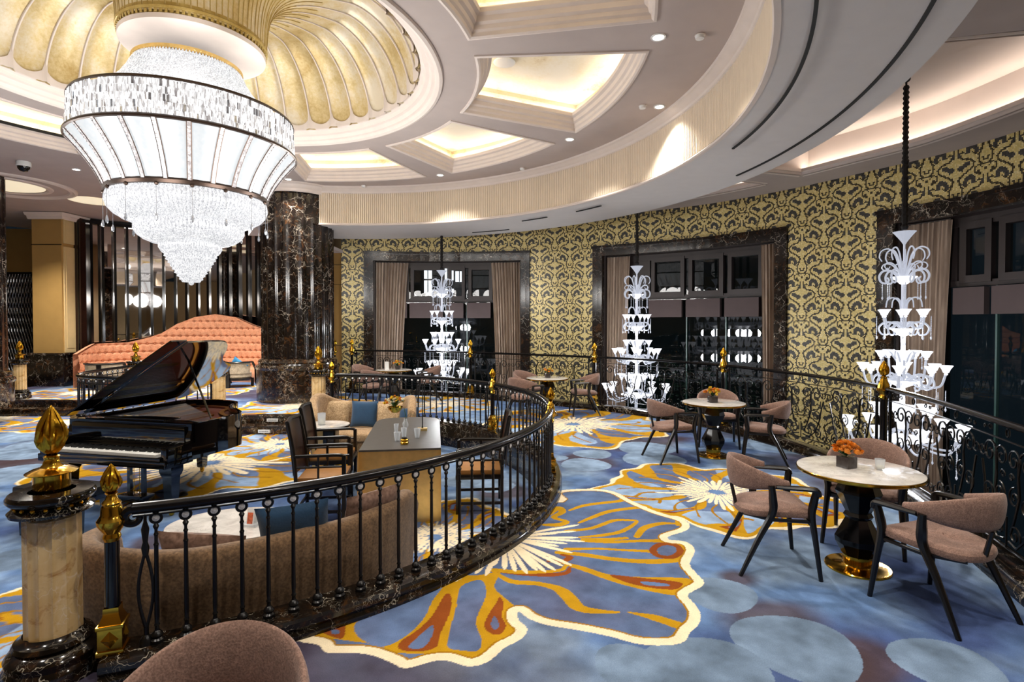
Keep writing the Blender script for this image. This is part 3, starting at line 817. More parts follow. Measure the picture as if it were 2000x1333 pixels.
# scalloped collar between shell and rim
def vz(r):
    q = min(.999, max(0, (r - 1.85) / .87)); c = math.sqrt(1 - q * q); return CZ + 1.25 - 1.10 * (1 - c) ** .9
def scal(u, v):
    a = u * 2 * PI; ph = (u * NS) % 1.0; c = math.sin(ph * PI) ** .38
    r_in = 2.665 + .07 * c; r = r_in + (2.765 - r_in) * v; g = .012 + (.04 + .05 * (1 - c)) * v
    return (CX + (r - g) * math.cos(a), CY + (r - g) * math.sin(a), (vz(r) if r < 2.7 else CZ + .34 - (r - 2.7) * 2.6) - .015)
dm = MB(); dm.grid(scal, NS * 12, 3, True); dm.build('trim_8', 'plaster_trim', kind='structure')
rb = MB()
for k in range(NS):
    a = 2 * PI * k / NS; pts = [vault(k / NS, .30 + .65 * i / 22) for i in range(23)]
    rb.tube([(p[0], p[1], p[2] - .006) for p in pts], [.008 + .010 * i / 22 for i in range(23)], 5)
rb.build('trim_9', 'plaster_trim', kind='structure')
rb = MB()
for k in range(NS * 2):
    rb.tube([vault(k / NS / 2 + 1e-5, .01 + .36 * i / 12) for i in range(13)], [.006 + .004 * i / 12 for i in range(13)], 4)
rb.build('trim_30', 'stem_leaf', kind='structure')
sm = MB(); sm.lathe([(.0, CZ + .13), (.74, CZ + .13), (.79, CZ + .15), (.795, CZ + .20)], (CX, CY), 96)
sm.build('trim_10', 'plaster_trim', kind='structure')
sm = MB(); sm.lathe([(.795, CZ + .20), (.78, CZ + .21), (.78, CZ + .245), (.81, CZ + .25), (.815, CZ + .275), (.80, CZ + .285), (.80, CZ + .32)], (CX, CY), 96)
for k in range(90):
    a = 2 * PI * k / 90; M = Matrix.Translation((CX, CY, 0)) @ Matrix.Rotation(a, 4, 'Z'); sm.box(.78, .803, -.014, .014, CZ + .205, CZ + .245, M)
sm.build('trim_11', 'stem_leaf', kind='structure')

# fluted fascia ring, its cornice and lower bead
fs_ = MB(); FA0, FA1 = -80, 99.6; zb = 4.14; NF = 400
def flut(u, v):
    a = R(FA0 + (FA1 - FA0) * u); ph = (u * NF) % 1.0
    r = R_FAS + .06 - .045 * math.sin(ph * PI) ** .4
    return (FX + r * math.cos(a), FY + r * math.sin(a), zb + .045 + (4.885 - zb - .045) * v)
fs_.grid(flut, NF * 6, 1)
fs_.build('trim_12', 'fascia', kind='structure', angle=1.2)
cr = MB(); farc = [(x, y, 0) for x, y in arc(FX, FY, R_FAS, FA0, FA1, 160)]
cr.sweep(farc, [(.06, 4.87), (.02, 4.875), (.0, 4.89), (-.01, 4.92), (-.05, 4.94), (-.075, 4.97), (-.12, 4.985), (-.125, 5.02)])
cr.sweep(farc, [(.06, 4.19), (.025, 4.185), (.02, 4.165), (.0, 4.16), (-.012, 4.145), (.0, 4.13), (.05, 4.13)])
cr.build('trim_13', 'plaster_trim', kind='structure')
# cornice round the head of the round column and along the mirror wall side
COLX, COLY = -5.2, 13.3
ch = MB(); ch.lathe([(.86, 4.83), (.89, 4.85), (.90, 4.90), (.95, 4.93), (.98, 4.98), (1.05, 5.0), (1.05, 5.02)], (COLX, COLY), 72)
ch.build('trim_14', 'plaster_trim', kind='structure')
# flat soffit with air slots
SX, SY, SR = -3.9, 6.95, 7.8
so = MB(); A0, A1 = -80, 112; ns = 150
for i in range(ns):
    a, b = R(A0 + (A1 - A0) * i / ns), R(A0 + (A1 - A0) * (i + 1) / ns)
    def inner(t): return (FX + (R_FAS + .03) * math.cos(t), FY + (R_FAS + .03) * math.sin(t))
    def outer(t): return (SX + SR * math.cos(t), SY + SR * math.sin(t))
    p0, p1, q0, q1 = inner(a), inner(b), outer(a), outer(b)
    so.add([(*p0, 4.135), (*q0, 4.10), (*q1, 4.10), (*p1, 4.135), (*q0, 5.3), (*q1, 5.3)], [(3, 2, 1, 0), (1, 4, 5, 2)])
so.build('ceiling', 'soffit', kind='structure', smooth=False)
sv = MB()
for (r, a0, a1) in [(6.62, -50, 2), (6.6, 34, 40), (6.6, 47, 53), (7.36, -52, 12), (7.36, 60, 68)]:
    P = [(x, y, 0) for x, y in arc(FX - .25, FY + .1, r, a0, a1, 60)]; sv.sweep(P, [(-.014, 4.11), (-.014, 4.092), (.014, 4.092), (.014, 4.11)])
sv.build('trim_15', 'slot', kind='structure')

# ------------------------------------------------------------------ curved window wall
WALL = catmull([(5.6, -4.6), (6.5, -1.5), (7.1, 2.0), (7.38, 4.6), (7.45, 6.6), (7.35, 7.9), (7.1, 9.0), (6.56, 10.05), (5.85, 11.3), (5.0, 12.4), (4.1, 13.2), (2.14, 14.45), (.5, 15.25), (-1.9, 15.6), (-4.14, 15.35), (-4.75, 15.22)], 14)
WP = Path(WALL); WS = WP.L
# arc length of a direction seen from the camera (image column)
def s_of(px, py=600):
    k = (px - 1000.) / 1067.; best = None
    for i in range(len(WP.p)):
        x, y = WP.p[i]
        if y <= 0: continue
        e = abs(x / y - k)
        if best is None or e < best[0]: best = (e, i)
    i = best[1]; lo, hi = max(0, i - 1), min(len(WP.p) - 1, i + 1)
    ts = np.linspace(WP.s[lo], WP.s[hi], 60); xs = np.interp(ts, WP.s, WP.p[:, 0]); ys = np.interp(ts, WP.s, WP.p[:, 1])
    return float(ts[np.argmin(abs(xs / ys - k))])
WIN = [(s_of(1035), s_of(711)), (s_of(1537), s_of(1158)), (s_of(1713) - 4.6, s_of(1713))]
ZF, ZT, ZB = 3.83, 4.62, -4.2
TILE = .021
def motif():
    H, Wd = 46, 21; S = 4
    U, D = np.meshgrid((np.arange(Wd * S) + .5) / S, (np.arange(H * S) + .5) / S); 
    dark = np.zeros(U.shape, bool); leaf = np.zeros(U.shape, bool)
    strokes = [([(2.3, -1.5), (4.5, -3.6), (7.2, -2.5), (7.6, .5), (6, 2.6), (3.6, 2.8)], .55), ([(4, 1.0), (5.2, .3)], .6), ([(5.8, 1.8), (4.2, 2.9)], 1.1),
        ([(4.4, -11), (4.9, -8.5), (4.5, -6), (2.6, -4), (0, -3.2)], .6), ([(2, -8.8), (1.5, -6.8), (0, -6.2)], .6),
        ([(4.4, -11), (3, -15), (2.0, -18), (4.5, -21.3), (8, -23.2)], .6), ([(4.4, -11), (7, -12.5), (9.5, -14.5)], .5),
        ([(1.4, 5.0), (1.6, 10), (5.2, 12.2), (9.9, 13.4), (13.1, 16.2), (12.0, 20.0), (7.5, 22.8)], .62), ([(7.5, 22.8), (2.6, 26), (1.9, 28), (3, 31), (4.4, 35)], .6),
        ([(0, -.2), (0.3, .3)], .75), ([(1.5, 8.5), (4.5, 6.8), (6.3, 8.2)], .6)]
    leaves = [([(2.2, 7.6), (2.6, 9.8)], 1.0), ([(2.4, 19.0), (4.6, 18.4)], 1.7), ([(6.4, 17.4), (8.6, 16.4)], 1.7), ([(4.6, 20), (4.2, 21.2)], .7),
        ([(6.2, -14.6), (7.6, -17.6), (10, -19.4), (12.2, -18.4), (12.6, -15.6)], 1.6)]
    def draw(arr, pts, w, T):
        for k in (-46, 0, 46):
            P = [T((u, d + k)) for u, d in pts]
            if T is T2: P = [T((u, d)) for u, d in pts]; P = [(a, b + k) for a, b in P]
            arr |= seg_dist(U, D, P, [w] * len(P)) < 0
    T1 = lambda p: p
    T2 = lambda p: (21 - p[0], p[1] + 23)
    for T in (T1, T2):
        for p, w in strokes: draw(dark, p, w, T)
        for p, w in leaves: draw(leaf, p, w, T)
    dark = dark.reshape(H, S, Wd, S).mean((1, 3)) > .42; leaf = leaf.reshape(H, S, Wd, S).mean((1, 3)) > .4
    return dark, leaf
DK, LF = motif()
def mosaic_wall():
    ncol = int(WS / TILE); nrow = int((ZT + 1.6) / TILE); z0 = ZT - nrow * TILE
    ts = np.arange(ncol + 1) * TILE; xs = np.interp(ts, WP.s, WP.p[:, 0]); ys = np.interp(ts, WP.s, WP.p[:, 1])
    zs = z0 + np.arange(nrow + 1) * TILE
    tc = ts[:-1] + TILE / 2; zc = zs[:-1] + TILE / 2
    T, Zc = np.meshgrid(tc, zc); keep = np.ones(T.shape, bool)
    for a, b in WIN: keep &= ~((T > a) & (T < b) & (Zc < ZF))
    keep &= T > s_of(1999) - 3.2
    ci, ri = np.meshgrid(np.arange(ncol), np.arange(nrow))
    u = ci % 42; u = np.where(u >= 21, 41 - u, u); d = (-ri) % 46
    dk, lf = DK[d, u], LF[d, u]
    rg = np.random.RandomState(5); v = rg.rand(*T.shape)
    gold = np.array(lin('#dcc47c')); pale = np.array(lin('#efdfa8')); dkc = np.array(lin('#2c2419')); lfc = np.array(lin('#35363a'))
    c = gold + (pale - gold) * (v[..., None] ** 2); c = c * (.88 + .2 * rg.rand(*T.shape)[..., None])
    c[dk] = dkc * (.7 + .9 * v[dk][:, None]); c[lf] = lfc * (.6 + 1.0 * v[lf][:, None])
    n = ncol + 1; idx = ri * n + ci
    F = np.stack([idx, idx + 1, idx + n + 1, idx + n], -1)[keep]; cc = c[keep]
    V = np.stack([np.tile(xs, nrow + 1), np.tile(ys, nrow + 1), np.repeat(zs, ncol + 1)], 1)
    uvg = np.stack([np.tile(ts / TILE, nrow + 1), np.repeat(zs / TILE, ncol + 1)], 1)
    used = np.unique(F); rm = np.full(len(V), -1); rm[used] = np.arange(len(used))
    fl = F.ravel(); me = bpy.data.meshes.new('wall_right'); me.vertices.add(len(used)); me.vertices.foreach_set('co', V[used].ravel().astype(np.float32))
    me.loops.add(len(fl)); me.loops.foreach_set('vertex_index', rm[fl].astype(np.int32)); me.polygons.add(len(F)); me.polygons.foreach_set('loop_start', (np.arange(len(F)) * 4).astype(np.int32))
    me.update(calc_edges=True)
    uvl = me.uv_layers.new(name='UVMap'); base = uvg[fl]
    uvl.data.foreach_set('uv', (base - np.floor(base.min(0))).ravel().astype(np.float32))
    ca = me.color_attributes.new('Col', 'FLOAT_COLOR', 'CORNER'); ca.data.foreach_set('color', np.c_[np.repeat(cc, 4, 0), np.ones(len(fl))].ravel().astype(np.float32))
    me.materials.append(MAT['mosaic']); o = bpy.data.objects.new('wall_right', me); COL.objects.link(o); o['kind'] = 'structure'
mosaic_wall()
# plain wall below and behind (the part far under the gallery), so no light leaks between storeys
bk = MB()
segs = [(0, WIN[2][0]), (WIN[2][1], WIN[1][0]), (WIN[1][1], WIN[0][0]), (WIN[0][1], WS)]
for a, b in segs: bk.sweep([(x, y, 0) for x, y in WP.sub(a, b, .2)], [(.03, ZB), (.03, ZT + .4), (.45, ZT + .4), (.45, ZB), (.03, ZB)])
for a, b in WIN: bk.sweep([(x, y, 0) for x, y in WP.sub(a, b, .2)], [(.03, ZF), (.03, ZT + .4), (.45, ZT + .4), (.45, ZF), (.03, ZF)])
bk.build('wall_back', 'room_wall', kind='structure', smooth=False)
# ceiling band between wall and cove, coves, and the closing roof
def soff_pt(a): return (SX + (SR - .05) * math.cos(a), SY + (SR - .05) * math.sin(a))
wb = MB(); band_w = .82; COVES = [(s_of(2000) - 6.5, s_of(2000) - 2.4, 0), (WP.near(7.2, 4.9), WP.near(6.15, 10.75), 1), (WP.near(5.75, 11.45), WP.near(4.2, 13.1), 1)]
n = 110
def inner_s(s):
    x, y = WP.at(s); a = math.atan2(y - SY, x - SX); return soff_pt(a)
for i in range(n):
    a, b = WS * i / n, WS * (i + 1) / n; m = (a + b) / 2
    P = [WP.at(a), WP.at(b)]; Q = [WP.at(a, -band_w), WP.at(b, -band_w)]; I = [inner_s(a), inner_s(b)]
    wb.add([(*P[0], ZT), (*P[1], ZT), (*Q[1], ZT), (*Q[0], ZT)], [(0, 1, 2, 3)])
    if not any(c0 < m < c1 for c0, c1, _ in COVES[1:]):
        wb.add([(*Q[0], ZT), (*Q[1], ZT), (*I[1], ZT), (*I[0], ZT)], [(0, 1, 2, 3)])
wb.build('ceiling', 'plaster', kind='structure', smooth=False)
cv = MB(); tr = MB(); lp = MB()
for c0, c1, on in COVES[1:]:
    ss = [c0 + (c1 - c0) * i / 24 for i in range(25)]
    Q = [WP.at(s, -band_w) for s in ss]; I = [inner_s(s) for s in ss]; Q2 = [WP.at(s, -band_w + .22) for s in ss]
    for i in range(24):
        cv.add([(*Q2[i], 5.25), (*Q2[i + 1], 5.25), (*I[i + 1], 5.25), (*I[i], 5.25)], [(0, 1, 2, 3)])
        cv.add([(*Q2[i], ZT + .12), (*Q2[i + 1], ZT + .12), (*Q2[i + 1], 5.25), (*Q2[i], 5.25)], [(0, 1, 2, 3)])
    for k in (0, -1): cv.add([(*Q2[k], ZT), (*I[k], ZT), (*I[k], 5.25), (*Q2[k], 5.25)], [(0, 1, 2, 3)])
    tr.sweep([(x, y, 0) for x, y in Q], [(.0, ZT + .12), (-.03, ZT + .12), (-.035, ZT + .06), (-.01, ZT + .05), (.0, ZT + .01), (.06, ZT - .012), (.09, ZT)])
    for k in (0, -1):
        d = 1 if k == 0 else -1
        tr.sweep([(*Q[k], 0), (*I[k], 0)], [(x * d, z) for x, z in [(.0, ZT + .12), (.03, ZT + .12), (.035, ZT + .06), (.01, ZT + .05), (.0, ZT + .01), (-.06, ZT - .012), (-.09, ZT)]])
    S1 = [WP.at(s, -band_w + .05) for s in ss]; S2 = [WP.at(s, -band_w + .16) for s in ss]
    for i in range(24): lp.add([(*S1[i], ZT + .13), (*S1[i + 1], ZT + .13), (*S2[i + 1], ZT + .13), (*S2[i], ZT + .13)], [(0, 1, 2, 3)])
cv.build('ceiling', 'cove_white', kind='structure', smooth=False)
tr.build('trim_16', 'plaster_trim', kind='structure')
lp.build('trim_17', 'cove_cool', kind='structure', smooth=False)
rf = MB(); rf.box(-21, 10, -11, 25, 6.6, 6.7); rf.build('ceiling', 'room_wall', kind='structure', smooth=False)

# marble surrounds, windows, curtains
def flat_panel(mb, s0, s1, off0, off1, z0, z1, step=.25, n=None):
    # solid slab that follows the wall between s0 and s1
    P = WP.sub(s0, s1, step)
    A = WP.sub(s0, s1, step, off0); B = WP.sub(s0, s1, step, off1); k = len(A)
    vs = [(x, y, z0) for x, y in A] + [(x, y, z0) for x, y in B] + [(x, y, z1) for x, y in A] + [(x, y, z1) for x, y in B]
    fs = []
    for i in range(k - 1):
        fs += [(i, i + 1, 2 * k + i + 1, 2 * k + i), (k + i, 3 * k + i, 3 * k + i + 1, k + i + 1), (i, k + i, k + i + 1, i + 1), (2 * k + i, 2 * k + i + 1, 3 * k + i + 1, 3 * k + i)]
    fs += [(0, 2 * k, 3 * k, k), (k - 1, 2 * k - 1, 4 * k - 1, 3 * k - 1)]
    mb.add(vs, fs)
for wi, (a, b) in enumerate(WIN):
    m = MB(); w = .26
    flat_panel(m, a, b, -.05, .12, ZF - .24, ZF)
    flat_panel(m, a, a + w, -.05, .12, ZB, ZF - .24); flat_panel(m, b - w, b, -.05, .12, ZB, ZF - .24)
    flat_panel(m, a - .02, b + .02, -.08, -.05, ZF - .05, ZF + .02)
    m.build('trim_%d' % (18 + wi), 'dark_marble', kind='structure', smooth=False)
    m = MB(); flat_panel(m, a + w, a + w + .04, .12, .5, ZB, ZF - .24); flat_panel(m, b - w - .04, b - w, .12, .5, ZB, ZF - .24); flat_panel(m, a, b, .12, .55, ZF - .24, ZF - .2)
    m.build('wall_back', 'window_brown', kind='structure', smooth=False)
    wr = bpy.data.objects.new('window_%d' % (wi + 1), None); COL.objects.link(wr); wr['kind'] = 'structure'
    off = .42; g0, g1 = a + w, b - w
    nb = 3 if wi == 1 else (3 if wi == 0 else 3)
    e0 = [s_of(960), s_of(907), s_of(868), s_of(797)] if wi == 0 else ([s_of(1476), s_of(1402), s_of(1330), s_of(1258)] if wi == 1 else [g0 + .2, s_of(1905) - 1.9, s_of(1905), s_of(1836)])
    fm = MB(); flat_panel(fm, g0, g1, off - .02, off + .1, 3.44, ZF - .24); flat_panel(fm, g0, g1, off - .02, off + .1, 2.44, 2.54)
    for i in range(len(e0) - 1):
        lo, hi = e0[i] + .05, e0[i + 1] - .05
        for q0, q1 in ((lo, lo + .09), (hi - .09, hi)): flat_panel(fm, q0, q1, off - .05, off + .1, 2.5, 3.5)
        flat_panel(fm, lo, hi, off - .05, off + .1, 2.50, 2.62); flat_panel(fm, lo, hi, off - .05, off + .1, 3.38, 3.5)
    flat_panel(fm, e0[-1], g1, off, off + .1, 2.5, 3.5); flat_panel(fm, g0, e0[0], off, off + .1, 2.5, 3.5)
    fm.build('window_frame', 'window_brown', wr, smooth=False)
    bl = MB()
    for i in range(len(e0) - 1):
        lo, hi = e0[i] + .08, e0[i + 1] - .02
        flat_panel(bl, lo, hi, off - .14, off - .02, 1.98, 2.42)
    if wi == 0: flat_panel(bl, g0 + .1, e0[0] - .05, off - .14, off - .02, 1.98, 2.42); flat_panel(bl, e0[-1] + .05, g1 - .1, off - .14, off - .02, 1.98, 2.42)
    bl.build('spandrel_panel', 'blind_brown', wr, smooth=False)
    gl = MB(); gl.sweep([(x, y, 0) for x, y in WP.sub(g0, g1, .3, off + .05)], [(0, 2.5), (0, 3.5)]); gl.build('pane', 'glass', wr, smooth=False)
    gl = MB(); gl.sweep([(x, y, 0) for x, y in WP.sub(g0, g1, .3, off + .05)], [(0, ZB), (0, 2.5)]); gl.build('pane', 'glass', wr, smooth=False)
    ml = MB()
    for e in e0[1:-1]: flat_panel(ml, e - .012, e + .012, off, off + .06, ZB, 2.5)
    ml.build('glazing_bar', 'glass_edge', wr, smooth=False)
def curtain(s0, s1, s1b, label, off=.22):
    # gathered cloth: spans s0..s1 at the heading, s0..s1b at the sill
    n = max(40, int(abs(s1 - s0) / .012)); top = ZF - .27
    m = MB(); folds = abs(s1 - s0) / .085
    def fn(u, v):
        z = top + (ZB + .3 - top) * v; e = s1 + (s1b - s1) * min(1, v * 2.4) ** .8; s = s0 + (e - s0) * u
        d = .035 * math.sin(u * folds * 2 * PI + .6 * math.sin(v * 5)) + .015 * math.sin(u * folds * 4.4 * PI + 1)
        x, y = WP.at(s, off + d); return (x, y, z)
    m.grid(fn, n, 14); o = m.build('curtain', 'curtain'); tag(o, label, 'curtain', 'long curtains at the curved windows')
    h = MB()
    P = WP.sub(s0, s1, .1, off); h.tube([(x, y, top + .01) for x, y in P], .012, 6); h.build('curtain_track', 'window_brown', o)
curtain(WIN[0][1] - .27, s_of(797), s_of(784), 'taupe curtain drawn to the left side of the window behind the leftmost glass chandelier')
curtain(WIN[0][0] + .27, s_of(956), s_of(966), 'taupe curtain on the right side of the first window, left of the mosaic pier')
curtain(WIN[1][1] - .27, s_of(1225), s_of(1217), 'taupe curtain on the left side of the middle window, behind the middle glass chandelier')
curtain(WIN[1][0] + .27, s_of(1474), s_of(1480), 'taupe curtain on the right side of the middle window, beside the wide mosaic wall')
curtain(WIN[2][1] - .3, s_of(1838), s_of(1826), 'taupe curtain of the right window, behind the largest glass chandelier')

# ------------------------------------------------------------------ back and side rooms
def wall_seg(name, P, z0, z1, mat, t=.15):
    m = MB(); m.sweep([(x, y, 0) for x, y in P], [(0, z0), (0, z1), (t, z1), (t, z0)]); return m.build(name, mat, kind='structure', smooth=False)
# pilaster and beige wall to the right of the round column
m = MB(); m.box(-5.62, -4.72, 15.25, 15.6, -.3, 3.78); m.build('wall_back', 'beige_panel', kind='structure', smooth=False)
m = MB(); m.box(-5.63, -4.75, 15.235, 15.25, 1.2, 1.21); m.box(-5.63, -4.75, 15.235, 15.25, 2.9, 2.91); m.box(-5.63, -4.75, 15.235, 15.25, 3.45, 3.46); m.build('trim_21', 'dark_lattice', kind='structure', smooth=False)
m = MB(); m.box(-6.3, -4.7, 14.2, 15.7, 3.78, 3.86); m.box(-6.4, -5.3, 15.3, 15.5, 3.6, 5.0); m.build('ceiling', 'plaster', kind='structure', smooth=False)
wall_seg('wall_back', [(-4.7, 15.6), (-5.7, 15.7), (-5.8, 20.5)], -.3, 5.1, 'room_wall', .15)
# mirror wall behind the tall sofa
MIR = catmull([(-12.95, 16.3), (-12.6, 16.95), (-11.9, 17.6), (-10.8, 18.2), (-9.6, 18.5), (-8.3, 18.45), (-7.1, 18.1), (-6.1, 17.3), (-5.8, 16.6)], 8)
MP = Path(MIR); NP = 27
mm = MB(); bars = MB(); bk = MB()
for i in range(NP):
    a, b = MP.L * i / NP, MP.L * (i + 1) / NP
    (x0, y0), (x1, y1) = MP.at(a + .03), MP.at(b - .03)
    mm.add([(x0, y0, 0), (x1, y1, 0), (x1, y1, 4.85), (x0, y0, 4.85)], [(0, 1, 2, 3)])
for i in range(NP + 1):
    s = min(MP.L, MP.L * i / NP); x, y = MP.at(s); a = MP.tan(s); M = Matrix.Translation((x, y, 0)) @ Matrix.Rotation(a, 4, 'Z')
    bars.box(-.035, .035, -.12, .03, 0, 4.86, M); 
bars.sweep([(x, y, 0) for x, y in MP.sub(0, MP.L, .3)], [(-.03, 4.84), (.13, 4.84), (.13, 4.93), (-.03, 4.93), (-.03, 4.84)])
mm.build('wall_back', 'mirror', kind='structure', smooth=False); bars.build('trim_22', 'black_gloss', kind='structure', smooth=False)
wall_seg('wall_back', [(x, y) for x, y in MP.sub(0, MP.L, .3, -.06)], -.1, 5.1, 'dark_lattice', -.1)
# beige pillar beside it
m = MB(); m.box(-13.85, -13.0, 15.8, 16.9, .95, 4.95); m.build('wall_left', 'beige_panel', kind='structure', smooth=False)
m = MB(); m.box(-13.0, -12.97, 15.86, 16.24, .98, 4.05); m.box(-13.0, -12.97, 15.86, 16.24, 4.15, 4.9); m.box(-12.975, -12.955, 15.92, 16.18, 1.1, 3.95); m.box(-12.975, -12.955, 15.92, 16.18, 4.22, 4.8); m.build('trim_23', 'beige_lit', kind='structure', smooth=False)
m = MB(); m.box(-13.86, -12.99, 15.785, 15.8, 4.09, 4.11); m.build('trim_24', 'dark_lattice', kind='structure', smooth=False)
m = MB(); m.sweep([(-13.9, 15.74, 0), (-12.92, 15.74, 0), (-12.92, 16.6, 0)], [(0, 4.82), (.03, 4.84), (.05, 4.9), (.12, 4.93), (.16, 5.0)]); m.build('trim_25', 'plaster_trim', kind='structure')
m = MB(); m.rbox(-13.95, -12.9, 15.7, 16.95, 0, .93, .02); m.rbox(-14.0, -12.85, 15.65, 17, .9, .97, .02); m.build('baseboard_left', 'dark_marble', kind='structure')
m = MB(); m.box(-13.0, -12.8, 16.24, 16.45, 0, 4.95); m.build('trim_26', 'wood_brown', kind='structure', smooth=False)
# dim passage with lattice screen further left
m = MB(); m.box(-17.8, -13.4, 19.0, 19.1, 3.6, 5.1); m.build('wall_left', 'beige_panel', kind='structure', smooth=False)
m = MB(); m.box(-17.8, -13.4, 18.98, 19.04, 0, 3.6); m.build('door_1', 'black', kind='structure', smooth=False)
lt = MB()
for i in range(44):
    x0 = -17.7 + i * .1
    for sgn in (0, PI): lt.tube([(x0 + .04 * math.sin(z * 9 + sgn), 18.95, z) for z in np.arange(.1, 3.55, .09)], .007, 4, False)
lt.build('trim_27', 'steel', kind='structure', smooth=False)
wall_seg('wall_left', [(-17.8, 19.1), (-17.8, -9.5)], -.4, 5.1, 'room_wall', -.1)
wall_seg('wall_front', [(-17.8, -9.5), (6.4, -9.5), (5.6, -4.6)], -4.3, 5.1, 'room_wall', .1)
m = MB(); m.box(-17.8, 6.5, -9.6, -2.38, -.05, -.01); m.build('floor', 'room_wall', kind='structure', smooth=False)
m = MB(); m.box(-17.9, -13.8, 13, 19.2, -.04, .0); m.box(-12.9, -5.7, 18.6, 20.5, 4.9, 5.1); m.box(-17.9, -15.8, -3, 13.1, L0 - .05, L0); m.build('floor', 'room_wall', kind='structure', smooth=False)
# round ceiling recess on the left, half hidden
def torus_prof(cx, cy, r, sc=1.):
    m = MB(); m.lathe([(r + .16 * sc, CZ - .002), (r + .15 * sc, CZ - .03), (r + .09 * sc, CZ - .05), (r + .05 * sc, CZ - .02), (r, CZ - .03), (r - .03 * sc, CZ - .001)], (cx, cy), 64)
    return m
# recess is modelled as a hung ring with a glowing disc in place of its lit inside
m = torus_prof(-11.75, 12.6, 1.25); m.lathe([(.95, CZ - .002), (.93, CZ - .03), (.86, CZ - .04), (.82, CZ - .01)], (-11.75, 12.6), 64); m.build('trim_28', 'plaster_trim', kind='structure')
m = MB(); m.lathe([(.001, CZ - .004), (.80, CZ - .004)], (-11.75, 12.6), 48); m.lathe([(.001, CZ - .004), (.55, CZ - .004)], (-10.9, 14.3), 40); m.build('ceiling', 'recess_glow', kind='structure', smooth=False)
# dark far column bottom-left shows only its edge: built with the columns below
# ------------------------------------------------------------------ round fluted columns
def column(x, y, r, z0, label, seg=24, top=CZ, plinth=1.0):
    t = root('marble_column', (x, y, z0), 0, label, 'column')
    N = 24
    def rm(rr, z, a): return rr - .045 * r * max(0, math.sin(((a * N / (2 * PI)) % 1) * PI)) ** .6
    m = MB(); H = top - z0
    m.lathe([(r, plinth), (r, H + .0)], seg=N * 6, rmod=rm); m.build('shaft', 'dark_marble', t, angle=1.0)
    m = MB(); m.lathe([(r * 1.13, 0), (r * 1.13, plinth - .26), (r * 1.15, plinth - .25), (r * 1.17, plinth - .20), (r * 1.14, plinth - .15), (r * 1.09, plinth - .14), (r * 1.08, plinth - .11), (r * 1.10, plinth - .08), (r * 1.07, plinth - .03), (r * 1.0, plinth), (r * .9, plinth + .01)], seg=96)
    m.build('plinth', 'gold_marble', t)
    return t
column(COLX, COLY, .83, 0, 'tall round fluted column of dark veined marble behind the beige sofa')
column(-11.75, 11.55, .80, -.0, 'dark marble fluted column cut off by the left edge of the photo', plinth=.8)

# ------------------------------------------------------------------ flame finials, newels, pedestals
def flame(mb, z0, h, r, lobes=6, seg=36, tw=2.2):
    def rm(rr, z, a):
        t = (z - z0) / h; k = .17 * math.sin(PI * min(1, t * 1.05)) ** .7
        return rr * (1 + k * math.sin(lobes * a + tw * t * 3) + .06 * math.sin(11 * a - 5 * t))
    prof = [(r * q, z0 + h * t) for t, q in [(0, .30), (.04, .38), (.1, .62), (.2, .88), (.32, 1.0), (.45, .98), (.58, .84), (.7, .62), (.8, .42), (.9, .24), (.97, .1), (1, .01)]]
    mb.lathe(prof, seg=seg, rmod=rm)
    # licking tongues
    for k in range(lobes):
        a = 2 * PI * k / lobes; pts = []
        for i in range(9):
            t = .25 + .7 * i / 8; q = np.interp(t, [0, .1, .2, .32, .45, .58, .7, .8, .9, 1], [.3, .62, .88, 1, .98, .84, .62, .42, .24, .0]); aa = a + tw * .25 * t
            pts.append((r * q * 1.06 * math.cos(aa), r * q * 1.06 * math.sin(aa), z0 + h * t))
        mb.tube(pts, [r * .16 * math.sin(PI * (i + .6) / 9.3) + .001 for i in range(9)], 5)
def make_newel(H=.97):
    t = root('newel_post', (0, 0, .12), 0, 'x', 'post', 'newel posts of the round balustrade')
    m = MB(); s = .055
    m.rbox(-.062, .062, -.062, .062, 0, .025, .006); m.rbox(-s, s, -s, s, .025, .135, .004); m.rbox(-.062, .062, -.062, .062, .135, .155, .006)
    for k in range(4):                                  # raised diamonds on the die
        M = Matrix.Rotation(k * PI / 2, 4, 'Z'); m.add([tuple(M @ Vector(p)) for p in [(s, -.04, .08), (s, 0, .125), (s, .04, .08), (s, 0, .035), (s + .016, 0, .08)]], [(0, 4, 1), (1, 4, 2), (2, 4, 3), (3, 4, 0)])
    m.lathe([(.075, .155), (.05, .2), (.048, .235)], seg=4, a0=PI / 4, a1=PI / 4 + 2 * PI)
    m.build('base', 'brass', t, angle=.4)
    m = MB(); m.lathe([(.034, .235), (.034, .62)], seg=20); m.build('shaft', 'black_gloss', t)
    m = MB(); m.lathe([(.034, .58), (.042, .60), (.036, .62), (.055, .65), (.066, .67), (.068, .69), (.058, .705), (.05, .72), (.046, .76), (.04, .77), (.045, .78), (.028, .80), (.022, .82), (.03, .83)], seg=28); m.build('collar', 'brass', t)
    m = MB(); flame(m, .825, .16, .042); m.build('flame_finial', 'finial_gold', t)
    return t
newel = make_newel()
def ring_xy(a, r=RR): return (RX + r * math.cos(R(a)), RY + r * math.sin(R(a)))
NEWELS = [(-70.0, 'gold and black newel post beside the big onyx pedestal in the foreground'), (-3.5, 'gold topped newel post at the right-hand bend of the round balustrade'),
          (36.6, 'gold topped newel post of the balustrade behind the right lounge armchair'), (90.0, 'gold topped newel post at the foot of the round column, behind the beige sofa')]
for a, lb in NEWELS: place(newel, (*ring_xy(a), .12), R(a), lb)
place(newel, (*PENP.at(.1), .12), .3, 'gold topped newel post hidden behind the open piano lid')

